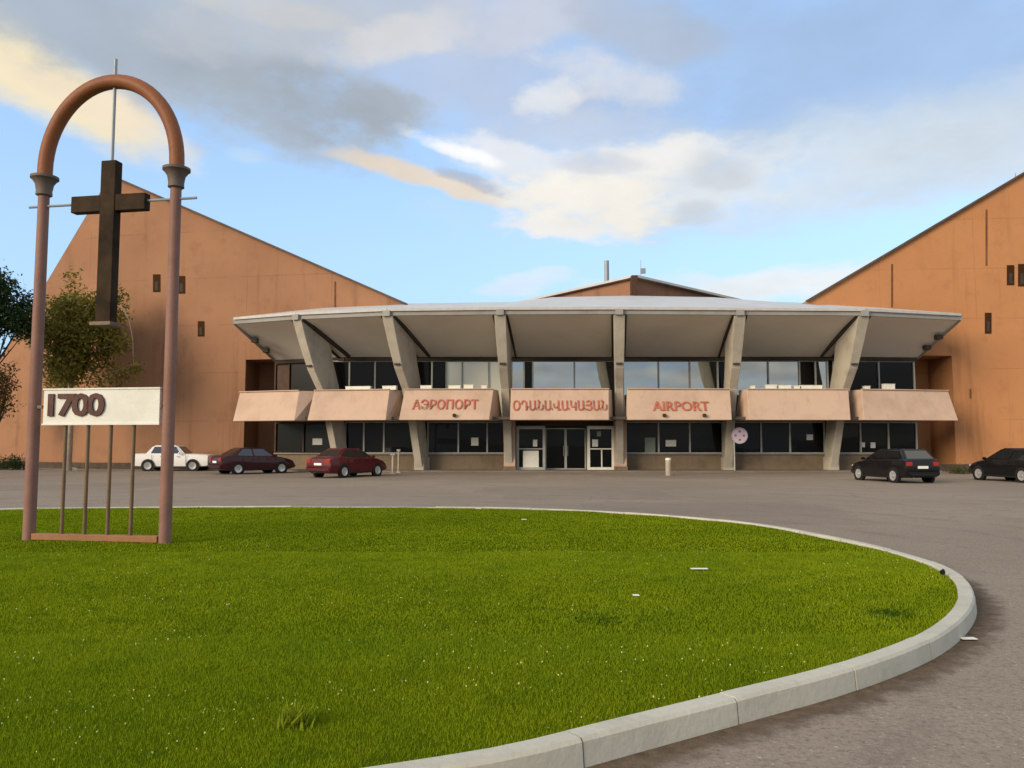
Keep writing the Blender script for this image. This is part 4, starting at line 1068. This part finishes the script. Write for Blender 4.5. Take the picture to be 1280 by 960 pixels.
def wnoise(scale, detail, rough, seed):
    n = nt.nodes.new("ShaderNodeTexNoise"); n.noise_dimensions = '4D'; n.inputs["W"].default_value = seed
    n.inputs["Scale"].default_value = scale; n.inputs["Detail"].default_value = detail; n.inputs["Roughness"].default_value = rough
    nt.links.new(cb.outputs[0], n.inputs["Vector"]); return n.outputs["Fac"]
nA = wnoise(2.2, 6, .55, 1.0); nB = wnoise(2.2, 6, .55, 5.0); nC = wnoise(6.0, 8, .62, 9.0)
azw = math_n(nt, 'MULTIPLY_ADD', math_n(nt, 'SUBTRACT', nA, .5), .11, az)
elw = math_n(nt, 'MULTIPLY_ADD', math_n(nt, 'SUBTRACT', nB, .5), .08, el)
nCc = math_n(nt, 'SUBTRACT', nC, .5)
nD = wnoise(3.2, 9, .66, 14.0)
tone = maprange(nt, nD, .3, .7, .93, 1.10)
SKYMUL = (1.02, .96, .93)
col = mixc(nt, 1.0, sky.outputs[0], SKYMUL, 'MULTIPLY')
k_ = 1/STR/2**EXPO
# pale brightening of the clear sky near the horizon (thin cirrus veil)
veil = maprange(nt, el, .0, .42, .92, .45, True)
col = mixc(nt, veil, col, tuple(x*k_ for x in lin(176, 212, 246)[:3]))
# broken cloud over the unseen sky (overhead and behind), brightened to light the ground
rest = math_n(nt, 'MAXIMUM', maprange(nt, sp.outputs[1], .45, -.05, 0, 1, True), maprange(nt, el, .62, .95, 0, 1, True))
cl = maprange(nt, nA, .38, .60, .35, .95, True)
ccol = mixc(nt, maprange(nt, nB, .4, .6, 0, 1, True), tuple(x*k_ for x in lin(205, 201, 198)[:3]), tuple(1.35*x*k_ for x in lin(240, 230, 212)[:3]))
col = mixc(nt, math_n(nt, 'MULTIPLY', rest, cl), col, ccol)
def blob(px, py, rx, ry, rot, rgb, op, edge=1.0, rough=1.0):
    global col
    r = ray(px, py).normalized(); a0 = math.atan2(r.x, r.y); e0 = math.asin(r.z)
    sc_ = 1/math.hypot(1, (px-640)/1000)
    ca, sa = math.cos(math.radians(rot)), math.sin(math.radians(rot))
    dx = math_n(nt, 'SUBTRACT', azw, a0); dy = math_n(nt, 'SUBTRACT', elw, e0)
    X = math_n(nt, 'ADD', math_n(nt, 'MULTIPLY', dx, ca/(rx*sc_/1000)), math_n(nt, 'MULTIPLY', dy, -sa/(rx*sc_/1000)))
    Y = math_n(nt, 'ADD', math_n(nt, 'MULTIPLY', dx, sa/(ry*sc_/1000)), math_n(nt, 'MULTIPLY', dy, ca/(ry*sc_/1000)))
    r2 = math_n(nt, 'ADD', math_n(nt, 'MULTIPLY', X, X), math_n(nt, 'MULTIPLY', Y, Y))
    r2 = math_n(nt, 'MULTIPLY_ADD', nCc, -4.8*rough, r2)
    m = maprange(nt, r2, 1+.55*edge, 1-.75*edge, 0, op, True)
    sh = nt.nodes.new('ShaderNodeVectorMath'); sh.operation = 'SCALE'; sh.inputs[0].default_value = tuple(x*k_ for x in lin(*rgb)[:3]); nt.links.new(tone, sh.inputs['Scale'])
    col = mixc(nt, m, col, sh.outputs[0])
# px, py, rx, ry, rot(deg, + = falls to the right), colour, opacity, edge softness, raggedness
blob(1080, 90, 460, 130, 0, (166, 190, 224), .8, 1.3, .5)
blob(1000, 215, 400, 62, -4, (205, 220, 234), .75, 1.4, .6)
blob(1180, 190, 220, 60, -8, (214, 224, 232), .65, 1.4, .6)
blob(560, 60, 260, 95, 6, (188, 200, 222), .75, 1.3, .6)
blob(50, 96, 190, 40, 17, (250, 234, 196), .95, .9, .4)
blob(130, 130, 120, 22, 12, (244, 228, 204), .7, 1.1, .5)
blob(215, 66, 330, 66, 12, (180, 190, 201), .88, 1.1, .7)
blob(60, 25, 260, 50, 5, (172, 184, 198), .75, 1.2, .7)
blob(420, 126, 110, 32, 10, (164, 172, 181), .65, 1.3, .9)
blob(330, 118, 120, 36, 10, (167, 177, 188), .6, 1.3, .7)
blob(400, 40, 190, 34, -6, (194, 200, 208), .75, 1.3, .9)
blob(330, 18, 110, 14, 4, (208, 208, 206), .6, 1.3, 1.0)
blob(500, 58, 110, 20, -14, (216, 216, 218), .8, 1.2, 1.0)
blob(660, 18, 110, 34, -14, (206, 210, 220), .75, 1.3, 1.0)
blob(800, 25, 90, 36, 16, (178, 190, 208), .75, 1.4, .9)
blob(760, 88, 100, 26, 14, (218, 222, 230), .75, 1.4, 1.2)
blob(685, 116, 44, 18, -15, (232, 234, 236), .8, 1.3, 1.1)
blob(740, 160, 120, 26, 4, (206, 216, 232), .6, 1.5, 1.0)
blob(640, 196, 110, 22, 12, (230, 233, 238), .9, 1.1, .9)
blob(565, 184, 62, 9, 15, (250, 250, 250), .9, 1.1, .7)
blob(545, 226, 125, 13, 15, (230, 216, 198), .95, .9, .45)
blob(610, 232, 62, 9, 17, (178, 182, 192), .75, 1.0, .5)
blob(800, 236, 175, 54, -3, (224, 230, 236), .9, 1.2, .8)
blob(735, 258, 110, 44, 0, (246, 241, 231), .95, 1.0, .8)
blob(700, 292, 60, 14, 12, (240, 238, 234), .8, 1.1, .6)
blob(820, 200, 80, 22, 0, (242, 240, 236), .85, 1.1, .8)
blob(745, 205, 52, 12, 8, (198, 203, 216), .6, 1.4, .8)
blob(895, 216, 50, 18, 12, (202, 208, 216), .65, 1.5, .8)
blob(870, 268, 34, 14, 0, (200, 208, 218), .65, 1.5, .7)
blob(940, 360, 200, 24, -2, (236, 240, 240), .9, 1.2, .6)
blob(660, 356, 60, 12, 0, (226, 236, 246), .7, 1.2, .6)
blob(330, 185, 26, 9, 0, (196, 220, 240), .6, 1.4, .8)
nt.links.new(col, bg.inputs[0])

sl = bpy.data.lights.new("sun", 'SUN'); sl.energy = 1.5; sl.angle = math.radians(28); sl.color = (1, .80, .56)
so = bpy.data.objects.new("sun", sl); COL.objects.link(so)
a_, e_ = math.radians(SUN_AZ), math.radians(SUN_EL)
sd = Vector((math.sin(a_)*math.cos(e_), math.cos(a_)*math.cos(e_), math.sin(e_)))
so.rotation_euler = (-sd).to_track_quat('-Z', 'Y').to_euler(); so.location = (-30, -10, 30)

vs = scene.view_settings; vs.view_transform = 'Standard'; vs.look = 'None'; vs.exposure = EXPO; vs.gamma = 1; vs.use_curve_mapping = False
scene.cycles.use_denoising = True; scene.cycles.max_bounces = 6; scene.cycles.caustics_reflective = False
